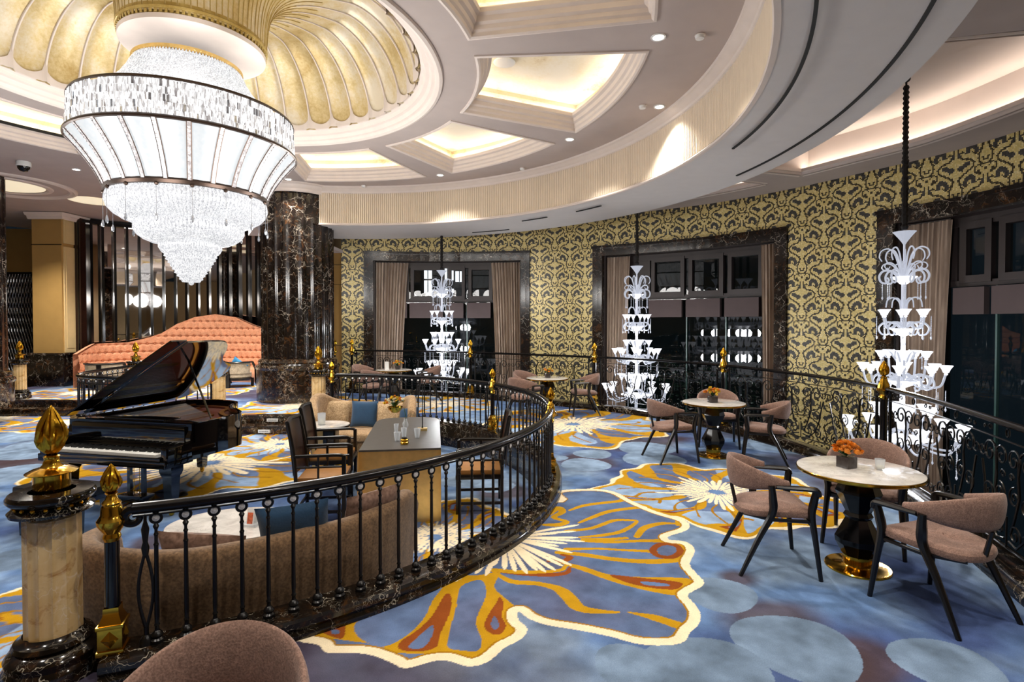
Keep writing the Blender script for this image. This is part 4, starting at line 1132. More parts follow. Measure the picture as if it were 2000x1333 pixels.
def make_pedestal():
    t = root('onyx_pedestal', (0, 0, 0), 0, 'x', 'pedestal', 'fluted onyx pedestals with flame finials')
    m = MB(); m.lathe([(.215, -.02), (.215, .06), (.21, .07), (.20, .085), (.205, .12), (.19, .145), (.165, .16), (.175, .175), (.165, .195), (.145, .205), (.13, .225)], seg=56); m.build('base', 'kerb_marble', t)
    N = 14
    m = MB(); m.lathe([(.125, .215), (.125, .84)], seg=N * 8, rmod=lambda r, z, a: r - .012 * abs(math.sin(a * N / 2)) ** .7); m.build('shaft', 'cream_marble', t, angle=1.2)
    m = MB(); m.lathe([(.118, .825), (.135, .835), (.15, .85), (.178, .855), (.182, .87), (.165, .885), (.145, .895), (.15, .90), (.178, .915), (.188, .93), (.188, .945), (.178, .96), (.10, .963)], seg=56); m.build('cap', 'kerb_marble', t)
    m = MB()
    for k in range(18): a = 2 * PI * k / 18; m.ball((.152 * math.cos(a), .152 * math.sin(a), .895), .011, 8, 5)
    m.build('bead_row', 'brass', t)
    m = MB(); m.lathe([(.078, .96), (.08, .965), (.08, 1.045), (.082, 1.05), (.11, 1.055), (.112, 1.06), (.085, 1.075), (.05, 1.085), (.038, 1.10), (.032, 1.13), (.036, 1.14), (.03, 1.145)], seg=40); m.build('brass_foot', 'brass', t)
    m = MB(); flame(m, 1.143, .265, .062, tw=1.6); m.build('flame_finial', 'finial_gold', t)
    return t
ped = make_pedestal()
PEDS = [(-2.42, 2.86, 'large onyx pedestal with gold flame finial in the left foreground'), (-3.66, 10.32, 'onyx pedestal with gold flame in front of the round column'),
        (-5.56, 10.32, 'onyx pedestal half hidden behind the raised piano lid'), (-8.65, 12.55, 'onyx pedestal before the salmon sofa, above the pale curved handrail'),
        (-11.95, 13.25, 'onyx pedestal standing at the steps before the beige pillar, far left')]
for x, y, lb in PEDS: place(ped, (x, y, 0), 0, lb)

# ------------------------------------------------------------------ balusters
def baluster_parts():
    m = MB(); S = 12
    m.lathe([(.0, 0), (.034, 0), (.034, .018), (.022, .028), (.03, .04), (.026, .052), (.012, .065), (.010, .085), (.015, .095), (.010, .105), (.0125, .14), (.0105, .52), (.014, .53), (.009, .54), (.009, .575), (.013, .585), (.008, .595),
             (.008, .61), (.016, .628), (.012, .636), (.006, .645)], seg=S)
    # ring that carries the glass button, standing in the plane of the railing
    pts = [(0.026 * math.cos(2 * PI * i / 20), 0, .672 + .026 * math.sin(2 * PI * i / 20)) for i in range(21)]
    m.tube(pts, .0075, 6, False)
    m.lathe([(.007, .698), (.007, .74)], seg=8)
    a = m.build('baluster', 'iron')
    g = MB()
    for s in (-1, 1):
        vs = [(0, .010 * s, .672)] + [(.018 * math.cos(2 * PI * i / 10), .004 * s, .672 + .018 * math.sin(2 * PI * i / 10)) for i in range(10)]
        g.add(vs, [(0, 1 + i, 1 + (i + 1) % 10) for i in range(10)])
    b = g.build('glass_button', 'crystal_button', smooth=False)
    return a, b
MAT['crystal_button'] = simple('crystal_button', '#f4f2ee', .1, .0, .35, 160)
BA, BB = baluster_parts(); first_b = [True]
def put_baluster(parent, x, y, ang):
    if first_b[0]: a, b = BA, BB; first_b[0] = False
    else: a = BA.copy(); b = BB.copy(); COL.objects.link(a); COL.objects.link(b)
    a.parent = parent; a.location = (x, y, .12); a.rotation_euler = (0, 0, ang)
    b.parent = a; b.location = (0, 0, 0)
def round_section(a0, a1, label, loops=(True, True)):
    t = root('balustrade', (0, 0, 0), 0, label, 'balustrade', 'black balustrades round the sunken lounge')
    P = [(*ring_xy(a0 + (a1 - a0) * i / 60), .855) for i in range(61)]
    m = MB(); m.tube(P, .030, 12, True, (1.0, 1.15)); m.build('handrail', 'handrail', t)
    m = MB(); m.tube([(x, y, .815) for x, y, z in P], .012, 6, True, (.5, 1.4)); m.build('under_rail', 'iron', t)
    n = int(abs(a1 - a0) / 2.02); 
    for i in range(n):
        a = a0 + (a1 - a0) * (i + .75) / n
        if i == n - 1: break
        put_baluster(t, *ring_xy(a), R(a) + PI / 2)
    # looped end balusters next to the newels
    for k, a in enumerate((a0 + .8, a1 - .8)):
        m = MB(); da = .034
        for s in (-1, 1):
            pts = []
            for i in range(13):
                u = i / 12; o = da * math.sin(PI * u) * s; aa = a + math.degrees(o / RR); x, y = ring_xy(aa); pts.append((x, y, .2 + .42 * u))
            m.tube(pts, .009, 6)
        x, y = ring_xy(a); m.lathe([(.034, .12), (.03, .15), (.012, .17), (.012, .21)], (x, y), 12); m.lathe([(.014, .60), (.02, .64), (.012, .67), (.02, .74), (.008, .78), (.008, .82)], (x, y), 12)
        m.build('end_baluster', 'iron', t)
    # scroll terminals
    for a, s in ((a0, 1), (a1, -1)):
        m = MB(); pts = []
        for i in range(19):
            u = i / 18 * 1.5 * PI; q = .045 * (1 - .35 * i / 18); aa = a + s * math.degrees((.0 - q * math.sin(u)) / RR) ; x, y = ring_xy(aa); pts.append((x, y, .81 + q * math.cos(u)))
        m.tube(pts, [.028 - .012 * i / 18 for i in range(19)], 8); m.build('rail_scroll', 'handrail', t)
    return t
round_section(-68.6, -5.4, 'nearest curved section of the black balustrade, in front of the curved sofa')
round_section(-2.0, 35.2, 'middle section of the black balustrade between its two right-hand newel posts')
round_section(38.0, 88.6, 'far section of the black balustrade behind the beige sofa')
t = root('balustrade', (0, 0, 0), 0, 'short curved balustrade before the salmon sofa, left of the piano lid', 'balustrade', 'black balustrades round the sunken lounge')
P = [(x, y, .855) for x, y in PENP.sub(.15, PENP.L - .15, .1)]
m = MB(); m.tube(P, .032, 10); m.build('handrail', 'handrail', t); m = MB(); m.tube([(x, y, .74) for x, y, z in P], .014, 6); m.build('under_rail', 'iron', t)
n = int(PENP.L / .17)
for i in range(1, n):
    x, y = PENP.at(PENP.L * i / n); put_baluster(t, x, y, PENP.tan(PENP.L * i / n))

# ------------------------------------------------------------------ scrolled iron railing along the gallery edge
RZ = 1.13
def spiral(cx, cz, r, a0, turns, d=1, n=22, r1=.18):
    return [(cx + r * (1 - (1 - r1) * i / n) * math.cos(a0 + d * turns * 2 * PI * i / n), cz + r * (1 - (1 - r1) * i / n) * math.sin(a0 + d * turns * 2 * PI * i / n)) for i in range(n + 1)]
def unit_curves(w):
    # ironwork of one panel, drawn in (along, height); mirrored halves
    C = []; h = w / 2
    for s in (-1, 1):
        X = lambda x: h + s * x
        def add(pts, r): C.append(([(X(x), z) for x, z in pts], r))
        # tall loop closing in an upper spiral, running down to the foot
        sp = spiral(.30 * w, .86, .10, PI, 1.35, -1)
        add([(.30 * w - .10, .86 - .1), (.20 * w, .62), (.13 * w, .45), (.06 * w, .32)] [::-1] + sp, .0085)
        add(spiral(.10 * w, .86, .085, 0, 1.35, 1), .007); add([(.10 * w + .085, .86), (.17 * w, .72), (.19 * w, .62)], .007)
        add(spiral(.12 * w, .60, .075, PI * .5, 1.5, 1), .0065)
        add([(.04 * w, .27), (.16 * w, .25), (.28 * w, .34), (.36 * w, .50), (.40 * w, .66), (.44 * w, .78)], .0085)
        add(spiral(.30 * w, .56, .085, -PI * .3, 1.4, 1), .007)
        add(spiral(.33 * w, .32, .075, PI * .8, 1.5, -1), .007); add(spiral(.13 * w, .335, .085, -PI * .5, 1.5, 1), .007)
        add(spiral(.44 * w, .86, .055, PI, 1.2, 1), .006); add(spiral(.45 * w, .28, .045, PI / 2, 1.2, -1), .006)
        add(spiral(.07 * w, .735, .035, 0, 1.2, 1), .005)
    C.append(([(h + .022 * math.cos(t), 1.045 + .03 * math.sin(t)) for t in np.linspace(0, 2 * PI, 13)], .006))
    C.append(([(h, .22), (h, .44)], .007))
    for s in (-1, 1):
        C.append((spiral(h + s * .30 * w, 1.045, .028, 0, 1.1, s), .0045)); C.append((spiral(h + s * .40 * w, 1.04, .022, PI, 1.1, -s), .0045))
    return C
def scroll_section(s0, s1, label):
    t = root('iron_railing', (0, 0, 0), 0, label, 'railing', 'scrolled iron railings of the gallery edge')
    def pt(s, z): x, y = RAILP.at(s); return (x, y, z)
    n = max(6, int(abs(s1 - s0) / .12))
    def line(z, r, fl, nm, a=s0 + .05, b=s1 - .05, mat='iron'):
        m = MB(); m.tube([pt(a + (b - a) * i / n, z) for i in range(n + 1)], r, 10, True, fl); m.build(nm, mat, t)
    line(RZ - .02, .030, (.8, 1.25), 'handrail', mat='handrail'); line(.985, .008, (.7, 1.6), 'upper_bar', s0 + .06, s1 - .06); line(.215, .008, (.7, 1.6), 'lower_bar', s0 + .06, s1 - .06)
    k = max(1, round((s1 - s0 - .3) / .86)); w = (s1 - s0 - .3) / k
    for i in range(k):
        m = MB()
        for pts, r in unit_curves(w): m.tube([pt(s0 + .15 + i * w + x, z) for x, z in pts], r, 5)
        m.build('scroll_panel', 'iron', t)
    for s in (s0 + .09, s1 - .09):
        m = MB(); m.tube([pt(s, .12), pt(s, RZ - .03)], .016, 8); m.build('upright', 'iron', t)
    for s, d in ((s0 + .05, 1), (s1 - .05, -1)):
        m = MB(); pts = [pt(s + d * (-.0 - .04 * math.sin(u)), RZ - .062 + .042 * math.cos(u)) for u in np.linspace(0, 1.5 * PI, 12)]; m.tube(pts, .022, 8); m.build('rail_scroll', 'handrail', t)
def rail_s(px):
    k = (px - 1000) / 1067; i = int(np.argmin([abs(x / y - k) if y > .8 else 9 for x, y in RAILP.p])); return float(RAILP.s[i])
POSTS = [rail_s(1727), rail_s(1413), rail_s(1165), rail_s(915), RAILP.L - .12]
def make_rail_post():
    t = root('railing_post', (0, 0, .12), 0, 'x', 'post', 'gold topped posts of the iron railing')
    m = MB(); m.rbox(-.07, .07, -.07, .07, 0, .03, .006); m.rbox(-.055, .055, -.055, .055, .03, .12, .004); m.lathe([(.08, .12), (.055, .16), (.05, .18)], seg=4, a0=PI / 4, a1=PI / 4 + 2 * PI); m.build('base', 'brass', t, angle=.4)
    m = MB(); m.lathe([(.036, .18), (.036, .90)], seg=18); m.build('shaft', 'black_gloss', t)
    m = MB(); m.lathe([(.04, .87), (.05, .885), (.045, .91), (.04, .92), (.06, .95), (.075, .965), (.075, .98), (.06, .99), (.055, 1.02), (.038, 1.07), (.03, 1.10), (.036, 1.11), (.022, 1.125)], seg=28, rmod=lambda r, z, a: r * (1 + (.08 * math.cos(8 * a) if .98 < z < 1.09 else 0))); m.build('collar', 'brass', t)
    m = MB(); flame(m, 1.12, .18, .045); m.build('flame_finial', 'finial_gold', t)
    return t
rp = make_rail_post()
PL = ['railing post in front of the largest glass chandelier', 'railing post standing before the middle window, behind the second table', 'railing post against the mosaic pier, left of the middle glass chandelier',
      'railing post before the leftmost window, right of its glass chandelier', 'last railing post at the beige pilaster by the round column']
for s, lb in zip(POSTS, PL): place(rp, (*RAILP.at(s), .12), RAILP.tan(s), 'gold finial topped black ' + lb)
place(rp, (-4.62, 14.2, .12), 0, 'gold finial topped black post set just left of the last railing post')
SL = ['iron railing section cut by the right edge, behind the nearest table', 'iron railing section in front of the wide mosaic wall', 'iron railing section in front of the middle glass chandelier and window',
      'iron railing section before the narrow mosaic pier, behind the third table', 'iron railing section in front of the leftmost glass chandelier']
bounds = [.2] + POSTS
for i in range(5):
    a, b = bounds[i], bounds[i + 1]
    scroll_section(a + (.05 if i else 0), b - .05, SL[i])

# ------------------------------------------------------------------ ceiling fittings
def ceiling_obj(name, cat, lb, x, y, z, build, group=None):
    t = root(name, (x, y, z), 0, lb, cat, group); build(t); return t
def dl(t):
    m = MB(); m.lathe([(.085, 0), (.082, -.012), (.062, -.010), (.058, .0)], seg=28); m.build('trim_ring', 'white', t)
    m = MB(); m.lathe([(0.001, -.004), (.058, -.004)], seg=24); m.build('lens', 'lamp', t)
DLL = ['upper right of the ceiling, above the fluted ring', 'right of the second coffer, near the fluted ring', 'between the second and third lit coffers', 'at the corner of the far middle coffer', 'just right of the grand chandelier rim',
       'left of the grand chandelier, near the security camera', 'half hidden below the grand chandelier, above the mirror wall', 'far left, beyond the security camera']
for (x, y), lb in zip(DOWNLIGHTS, DLL): ceiling_obj('downlight', 'ceiling light', 'round recessed downlight ' + lb, x, y, CZ - .001, dl, 'recessed downlights')
for i, (px, py, lb) in enumerate([(1367, 68, 'on the ceiling between the top downlight and the fluted ring'), (1255, 206, 'beside the downlight near the fluted ring'), (1020, 328, 'on the ceiling above the fluted ring, before the middle'), (710, 362, 'on the ceiling under the far coffer, above the fluted ring')]):
    x, y = fp(px, py, CZ)
    def sp(t):
        m = MB(); m.lathe([(.0, -.05), (.045, -.045), (.05, -.02), (.05, 0)], seg=20); m.build('body', 'white', t); m = MB(); m.lathe([(.055, -.001), (.06, -.008), (.05, -.01)], seg=20); m.build('base_ring', 'plaster_trim', t)
    ceiling_obj('smoke_detector', 'detector', 'small white detector ' + lb, x, y, CZ, sp, 'white ceiling detectors')
x, y = fp(985, 126, 5.44)
def spk(t):
    m = MB(); m.lathe([(.0, -.02), (.13, -.018), (.15, -.01), (.155, 0)], seg=32); m.build('grille', 'white', t)
ceiling_obj('ceiling_speaker', 'speaker', 'round white speaker set in the corner of the large lit coffer', x, y, 5.47, spk)
x, y = fp(46, 316, CZ)
def cc(t):
    m = MB(); m.lathe([(.11, 0), (.12, -.02), (.12, -.09), (.11, -.10)], seg=28); m.build('housing', 'white', t); m = MB(); m.lathe([(.10, -.09), (.095, -.14), (.06, -.185), (.0, -.20)], seg=24); m.build('dome', 'black_gloss', t)
ceiling_obj('security_camera', 'camera', 'white domed security camera on the ceiling, far left', x, y, CZ, cc)
# ------------------------------------------------------------------ grand chandelier under the dome
GX, GY = -3.98, 6.79
g = root('grand_chandelier', (GX, GY, 0), 0, 'huge tiered crystal chandelier with lit ribbed glass shade under the gold dome', 'chandelier')
m = MB(); m.lathe([(.0, 5.14), (.17, 5.14), (.175, 5.11), (.13, 5.09), (.05, 5.08), (.05, 4.8)], seg=32); m.build('ceiling_rose', 'brass', g)
m = MB()
m.lathe([(.60, 4.99), (.60, 4.95)], seg=60); m.lathe([(.56, 4.99), (.56, 4.95)], seg=60)
for k in range(60): a = 2 * PI * k / 60; m.ball((.585 * math.cos(a),   .585 * math.sin(a), 4.97), .019, 8, 5)
m.build('bead_crown', 'pale_gold', g)
m = MB(); NSD = 110
for k in range(NSD):            # strings of beads from the crown down to the drum
    a = 2 * PI * k / NSD; pts = []
    for i in range(12):
        t = i / 11; r = .58 + .50 * t - .05 * math.sin(PI * t); z = 4.95 - .56 * t - .05 * math.sin(PI * t); pts.append((r * math.cos(a), r * math.sin(a), z))
    m.tube(pts, [.013 if i % 2 else .008 for i in range(12)], 5, False)
m.lathe([(.55, 4.95), (.70, 4.72), (.85, 4.54), (1.0, 4.40), (1.06, 4.385)], seg=64)
m.build('bead_canopy', 'crystal_bead', g, smooth=True)
m = MB(); m.lathe([(1.19, 4.385), (1.20, 4.36), (1.18, 4.355)], seg=96); m.lathe([(1.215, 3.985), (1.235, 3.965), (1.235, 3.945), (1.21, 3.94)], seg=96); m.lathe([(.87, 3.425), (.885, 3.40), (.875, 3.365), (.85, 3.36)], seg=96)
for k in range(16):
    a = 2 * PI * (k + .4) / 16; m.ball((.868 * math.cos(a), .868 * math.sin(a), 3.355), .024, 8, 5)
m.build('bronze_rim', 'bronze', g)
# crystal drum: rows of upright prisms in front of a glowing core
m = MB(); m.lathe([(1.15, 4.36), (1.16, 3.96)], seg=128); m.build('drum_core', 'crystal_drum', g)
for kind, mt in ((0, 'crystal_drum'), (1, 'crystal_grey')):
    m = MB(); rr = random.Random(4)
    for row in range(5):
        for k in range(230):
            is1 = rr.random() < .13
            a = 2 * PI * (k + .5 * (row % 2) + rr.uniform(-.1, .1)) / 230
            if is1 != (kind == 1): continue
            z1 = 4.355 - row * .078 - rr.uniform(0, .006); h = .072; ra = 1.18 + .004 * row + rr.uniform(0, .008)
            M = Matrix.Translation((ra * math.cos(a), ra * math.sin(a), z1 - h)) @ Matrix.Rotation(a + rr.uniform(-.5, .5), 4, 'Z')
            m.box(-.006, .006, -.0115, .0115, 0, h, M)
    m.build('drum_prisms', mt, g, smooth=False)
# flaring shade of lit glass panels with ribs
def shade(t): return (.865 + .355 * (t ** 1.75) * .55 + .355 * t * .45, 3.405 + .555 * t)
NRB = 24
for k in range(NRB):
    m = MB(); a0, a1 = 2 * PI * (k + .07) / NRB, 2 * PI * (k + .93) / NRB
    def pf(u, v): r, z = shade(v); a = a0 + (a1 - a0) * u; r -= .02 * (1 - math.sin(PI * u)) * .5; return (r * math.cos(a), r * math.sin(a), z)
    m.grid(pf, 8, 14); m.build('shade_panel', 'shade_glass', g)
for k in range(NRB):
    a = 2 * PI * k / NRB; m = MB(); ms = MB(); da = .017
    for i in range(16):
        t0, t1 = i / 16, (i + .9) / 16
        for (q0, q1) in ((t0, t1),):
            r, z = shade((q0 + q1) / 2); M = Matrix.Translation((r * math.cos(a), r * math.sin(a), z)) @ Matrix.Rotation(a, 4, 'Z') @ Matrix.Rotation(.45 + .25 * t0, 4, 'Y')
            m.box(-.012, .014, -.017, .017, -.018, .018, M)
    o = m.build('rib', 'rib_crystal', g, smooth=False)
    for s in (-1, 1):
        pts = []
        for i in range(17):
            r, z = shade(i / 16); aa = a + s * .022 / r; pts.append(((r + .008) * math.cos(aa), (r + .008) * math.sin(aa), z))
        ms.tube(pts, .0055, 4)
    ms.build('rib_edge', 'bronze', o)
# stepped bowls of bead strands
def tier(r0, z0, r1, z1, n, nm, seg=9, bow=.05):
    m = MB()
    for k in range(n):
        a = 2 * PI * k / n; pts = []
        for i in range(seg):
            t = i / (seg - 1); r = r0 + (r1 - r0) * t ** 1.6 + bow * math.sin(PI * t); z = z0 + (z1 - z0) * t; pts.append((r * math.cos(a), r * math.sin(a), z))
        m.tube(pts, [.011 if i % 2 else .0065 for i in range(seg)], 4, False)
    prof = []
    for i in range(8):
        t = i / 7; prof.append((max(.005, r0 + (r1 - r0) * t ** 1.6 + bow * math.sin(PI * t) - .02), z0 + (z1 - z0) * t))
    m.lathe(prof, seg=64); m.build(nm, 'crystal_bead', g)
def tierp(pts, n, nm):
    P = catmull(pts, 3); m = MB()
    for k in range(n):
        a = 2 * PI * k / n; m.tube([(r * math.cos(a), r * math.sin(a), z) for r, z in P], [.0115 if i % 2 else .0065 for i in range(len(P))], 4, False)
    m.lathe([(max(.004, r - .02), z) for r, z in P], seg=72); m.build(nm, 'crystal_bead', g)
tierp([(.845, 3.37), (.865, 3.27), (.82, 3.17), (.71, 3.09), (.60, 3.05)], 130, 'bead_bowl'); tierp([(.585, 3.07), (.59, 2.96), (.53, 2.88), (.43, 2.83), (.34, 2.81)], 100, 'bead_bowl')
tierp([(.33, 2.84), (.335, 2.76), (.30, 2.70)], 76, 'bead_bowl'); tierp([(.29, 2.72), (.25, 2.62), (.17, 2.48), (.09, 2.35)], 60, 'bead_cone')
m = MB()
for j in range(9):
    z = 2.70 - j * .04; r = float(np.interp(z, [2.35, 2.48, 2.62, 2.72], [.09, .17, .25, .29])) + .014
    for k in range(max(10, int(r * 130))): a = 2 * PI * k / max(10, int(r * 130)); m.ball((r * math.cos(a), r * math.sin(a), z), .010, 5, 3)
m.ball((0, 0, 2.335), .03, 12, 8); m.build('bead_rings', 'crystal_bead', g)
for k in range(16):
    a = 2 * PI * (k + .4) / 16; m = MB(); x, y = .875 * math.cos(a), .875 * math.sin(a); m.tube([(x, y, 3.35), (x, y, 3.03)], .0025, 4)
    m.lathe([(.001, 3.04), (.010, 3.02), (.017, 2.98), (.012, 2.955), (.001, 2.945)], (x, y), 8); m.build('drop_pendant', 'crystal_grey', g)

# ------------------------------------------------------------------ tall glass chandeliers in the void
def make_glass():
    t = root('glass_chandelier', (0, 0, 0), 0, 'x', 'chandelier', 'tall white glass chandeliers hanging by the windows')
    m = MB(); rr = random.Random(2)
    zt, zb = 4.05, 3.10; n = 26
    m.tube([(.0, .0, zb + (zt - zb) * i / n) for i in range(n + 1)], [.026 + .014 * (i % 2) + rr.uniform(0, .008) for i in range(n + 1)], 7)
    o = m.build('chain_sleeve', 'dark_cloth', t)
    def ribbed(prof, seg=28, k=.05): 
        m = MB(); m.lathe(prof, seg=seg, rmod=lambda r, z, a: r * (1 + k * math.cos(14 * a))); return m
    ribbed([(.015, 2.90), (.03, 2.93), (.07, 2.99), (.115, 3.05), (.135, 3.07), (.13, 3.07), (.06, 3.0)], 84, .03).build('bell', 'arm_glass', t)
    for pr_ in ([(.013, 2.92), (.012, 2.48)], [(.03, 2.40), (.028, 2.0)], [(.03, 1.72), (.026, 1.45)], [(.03, 1.0), (.032, .55)], [(.03, .22), (.026, -.4)]):
        m = MB(); m.lathe(pr_, seg=16); m.build('stem', 'stem_glass', t)
    def curl(nm, n, pts, r, off=0.):
        for k in range(n):
            a = 2 * PI * (k + off) / n; m = MB(); P = [(x * math.cos(a), x * math.sin(a), z) for x, z in catmull(pts, 4)]
            m.tube(P, [r * (1 - .35 * i / len(P)) for i in range(len(P))], 6); m.build(nm, 'arm_glass', t)
    curl('scroll_arm', 7, [(.02, 2.46), (.06, 2.62), (.11, 2.78), (.18, 2.85), (.26, 2.82), (.28, 2.74), (.25, 2.68)], .012)
    curl('scroll_arm', 7, [(.02, 2.44), (.08, 2.56), (.15, 2.64), (.23, 2.65), (.26, 2.60), (.22, 2.56), (.19, 2.60)], .010, .5)
    curl('scroll_arm', 7, [(.06, 2.46), (.14, 2.54), (.23, 2.55), (.28, 2.48), (.26, 2.40), (.20, 2.38), (.17, 2.42), (.19, 2.46)], .016)
    def dish(z, r, nm='dish'): ribbed([(.03, z - .10), (.05, z - .09), (r * .55, z - .05), (r * .9, z - .012), (r, z), (r * .92, z + .005), (.03, z - .03)], 56, .03).build(nm, 'cup_glass', t)
    dish(2.46, .155); dish(1.76, .155); dish(1.06, .24); dish(.28, .34)
    def pend(n, r, z, L, off=0., big=1.):
        for k in range(n):
            m = MB(); a = 2 * PI * (k + off) / n; x, y = r * math.cos(a), r * math.sin(a); q = int(L / .022)
            m.tube([(x, y, z - L * i / (2 * q)) for i in range(2 * q + 1)], [.002 if i % 2 else .007 * big for i in range(2 * q + 1)], 5, False)
            m.lathe([(.001, z - L), (.010 * big, z - L - .02), (.013 * big, z - L - .035), (.001, z - L - .06)], (x, y), 6)
            m.build('pendant', 'arm_glass', t)
    pend(8, .24, 2.38, .17, .3); pend(8, .30, 1.93, .26, .2); pend(10, .46, .95, .22); pend(9, .62, .36, .45, .5, 1.2); pend(6, .26, 1.40, .14)
    def cups(n, r, z, rc, hc, z_hub, off=0.):
        for k in range(n):
            a = 2 * PI * (k + off) / n; x, y = r * math.cos(a), r * math.sin(a); m = MB()
            drop = .5 * (z - hc - z_hub)
            P = catmull([(.03, z_hub), (.25 * r, z_hub + .01), (.6 * r, min(z_hub, z - hc) - .06), (.88 * r, min(z_hub, z - hc) - .04), (r, z - hc - .0)], 5)
            m.tube([(q * math.cos(a), q * math.sin(a), zz) for q, zz in P], .014, 6); arm = m.build('arm', 'arm_glass', t)
            m = MB(); m.lathe([(.015, z - hc), (rc * .42, z - hc + .012), (rc * .62, z - hc * .45), (rc, z), (rc * .93, z + .004), (rc * .5, z - hc * .5)], (x, y), 24, rmod=None); m.lathe([(.002, z - hc - .03), (rc * .3, z - hc - .015), (.015, z - hc)], (x, y), 10)
            m.build('cup', 'cup_glass', arm)
    cups(6, .25, 2.02, .068, .085, 1.83); cups(5, .26, 1.46, .075, .09, 1.14, .3)
    cups(8, .46, 1.28, .078, .10, 1.05, .1); cups(6, .32, .72, .085, .11, .38, .1); cups(9, .66, .50, .09, .12, .22, .3)
    ribbed([(.05, 1.18), (.07, 1.24), (.075, 1.32), (.10, 1.40), (.13, 1.46), (.12, 1.46), (.06, 1.3)], 56, .03).build('vase', 'cup_glass', t)
    ribbed([(.05, .40), (.08, .5), (.10, .62), (.15, .72), (.13, .72)], 56, .03).build('vase', 'cup_glass', t)
    curl('scroll_arm', 6, [(.04, 1.78), (.12, 1.84), (.22, 1.84), (.28, 1.77), (.25, 1.69), (.18, 1.68), (.17, 1.72)], .015, .3)
    curl('scroll_arm', 5, [(.03, 2.0), (.05, 2.12), (.12, 2.18), (.19, 2.15), (.21, 2.05)], .012, .3)
    curl('scroll_arm', 6, [(.06, 1.3), (.14, 1.44), (.19, 1.46), (.21, 1.40), (.18, 1.36)], .012, .5)
    curl('scroll_arm', 8, [(.08, 1.08), (.22, 1.14), (.32, 1.10), (.34, 1.0), (.26, .95), (.22, .99)], .016)
    m = MB(); m.lathe([(.001, -.75), (.05, -.68), (.09, -.55), (.06, -.42), (.03, -.38)], seg=24); m.ball((0, 0, -.8), .04); m.build('bottom_drop', 'arm_glass', t)
    return t
MAT['dark_cloth'] = simple('dark_sleeve', '#15110f', .8, 0, .3, 20)
MAT['stem_glass'] = simple('stem_glass', '#c9ccd4', .08, emit=.35, ecol='#cfd6ea')
tg = make_glass()
GC = [((5.3, 7.4, 0), 'tallest-looking white glass chandelier on the right, in front of the taupe curtain'), ((2.71, 11.88, 0), 'middle white glass chandelier in front of the middle window'), ((-1.83, 14.25, .13), 'smallest-looking white glass chandelier in front of the leftmost window')]
for i, (p, lb) in enumerate(GC):
    o = place(tg, p, i * .6, lb)
    point('glass_chandelier_lamp', (p[0] - .0, p[1], 1.55 + p[2]), 75, (.95, .97, 1), .12)
    point('glass_chandelier_lamp', (p[0], p[1], .85 + p[2]), 75, (.95, .97, 1), .12)
m = MB(); x, y = 5.3, 7.4
m.tube([(x, y, 4.03 + 1.0 * i / 30) for i in range(31)], [.026 + .014 * (i % 2) for i in range(31)], 7); m.tube([(x, y, 5.0), (x, y, 5.12)], .012, 7); m.ball((x, y, 5.12), .05); m.tube([(x, y, 5.15), (x + .05, y - .02, 5.25)], .02, 6)
o = m.build('hanging_chain', 'dark_cloth'); tag(o, 'long dark fabric-sleeved chain above the largest glass chandelier', 'chain')
m = MB(); m.tube([(2.71, 11.88, 4.03), (2.71, 11.88, 4.6)], .022, 7); o = m.build('hanging_chain', 'dark_cloth'); tag(o, 'dark sleeved chain above the middle glass chandelier', 'chain')
m = MB(); m.tube([(-1.83, 14.25, 4.15), (-1.83, 14.25, 4.6)], .022, 7); o = m.build('hanging_chain', 'dark_cloth'); tag(o, 'dark sleeved chain above the leftmost glass chandelier', 'chain')
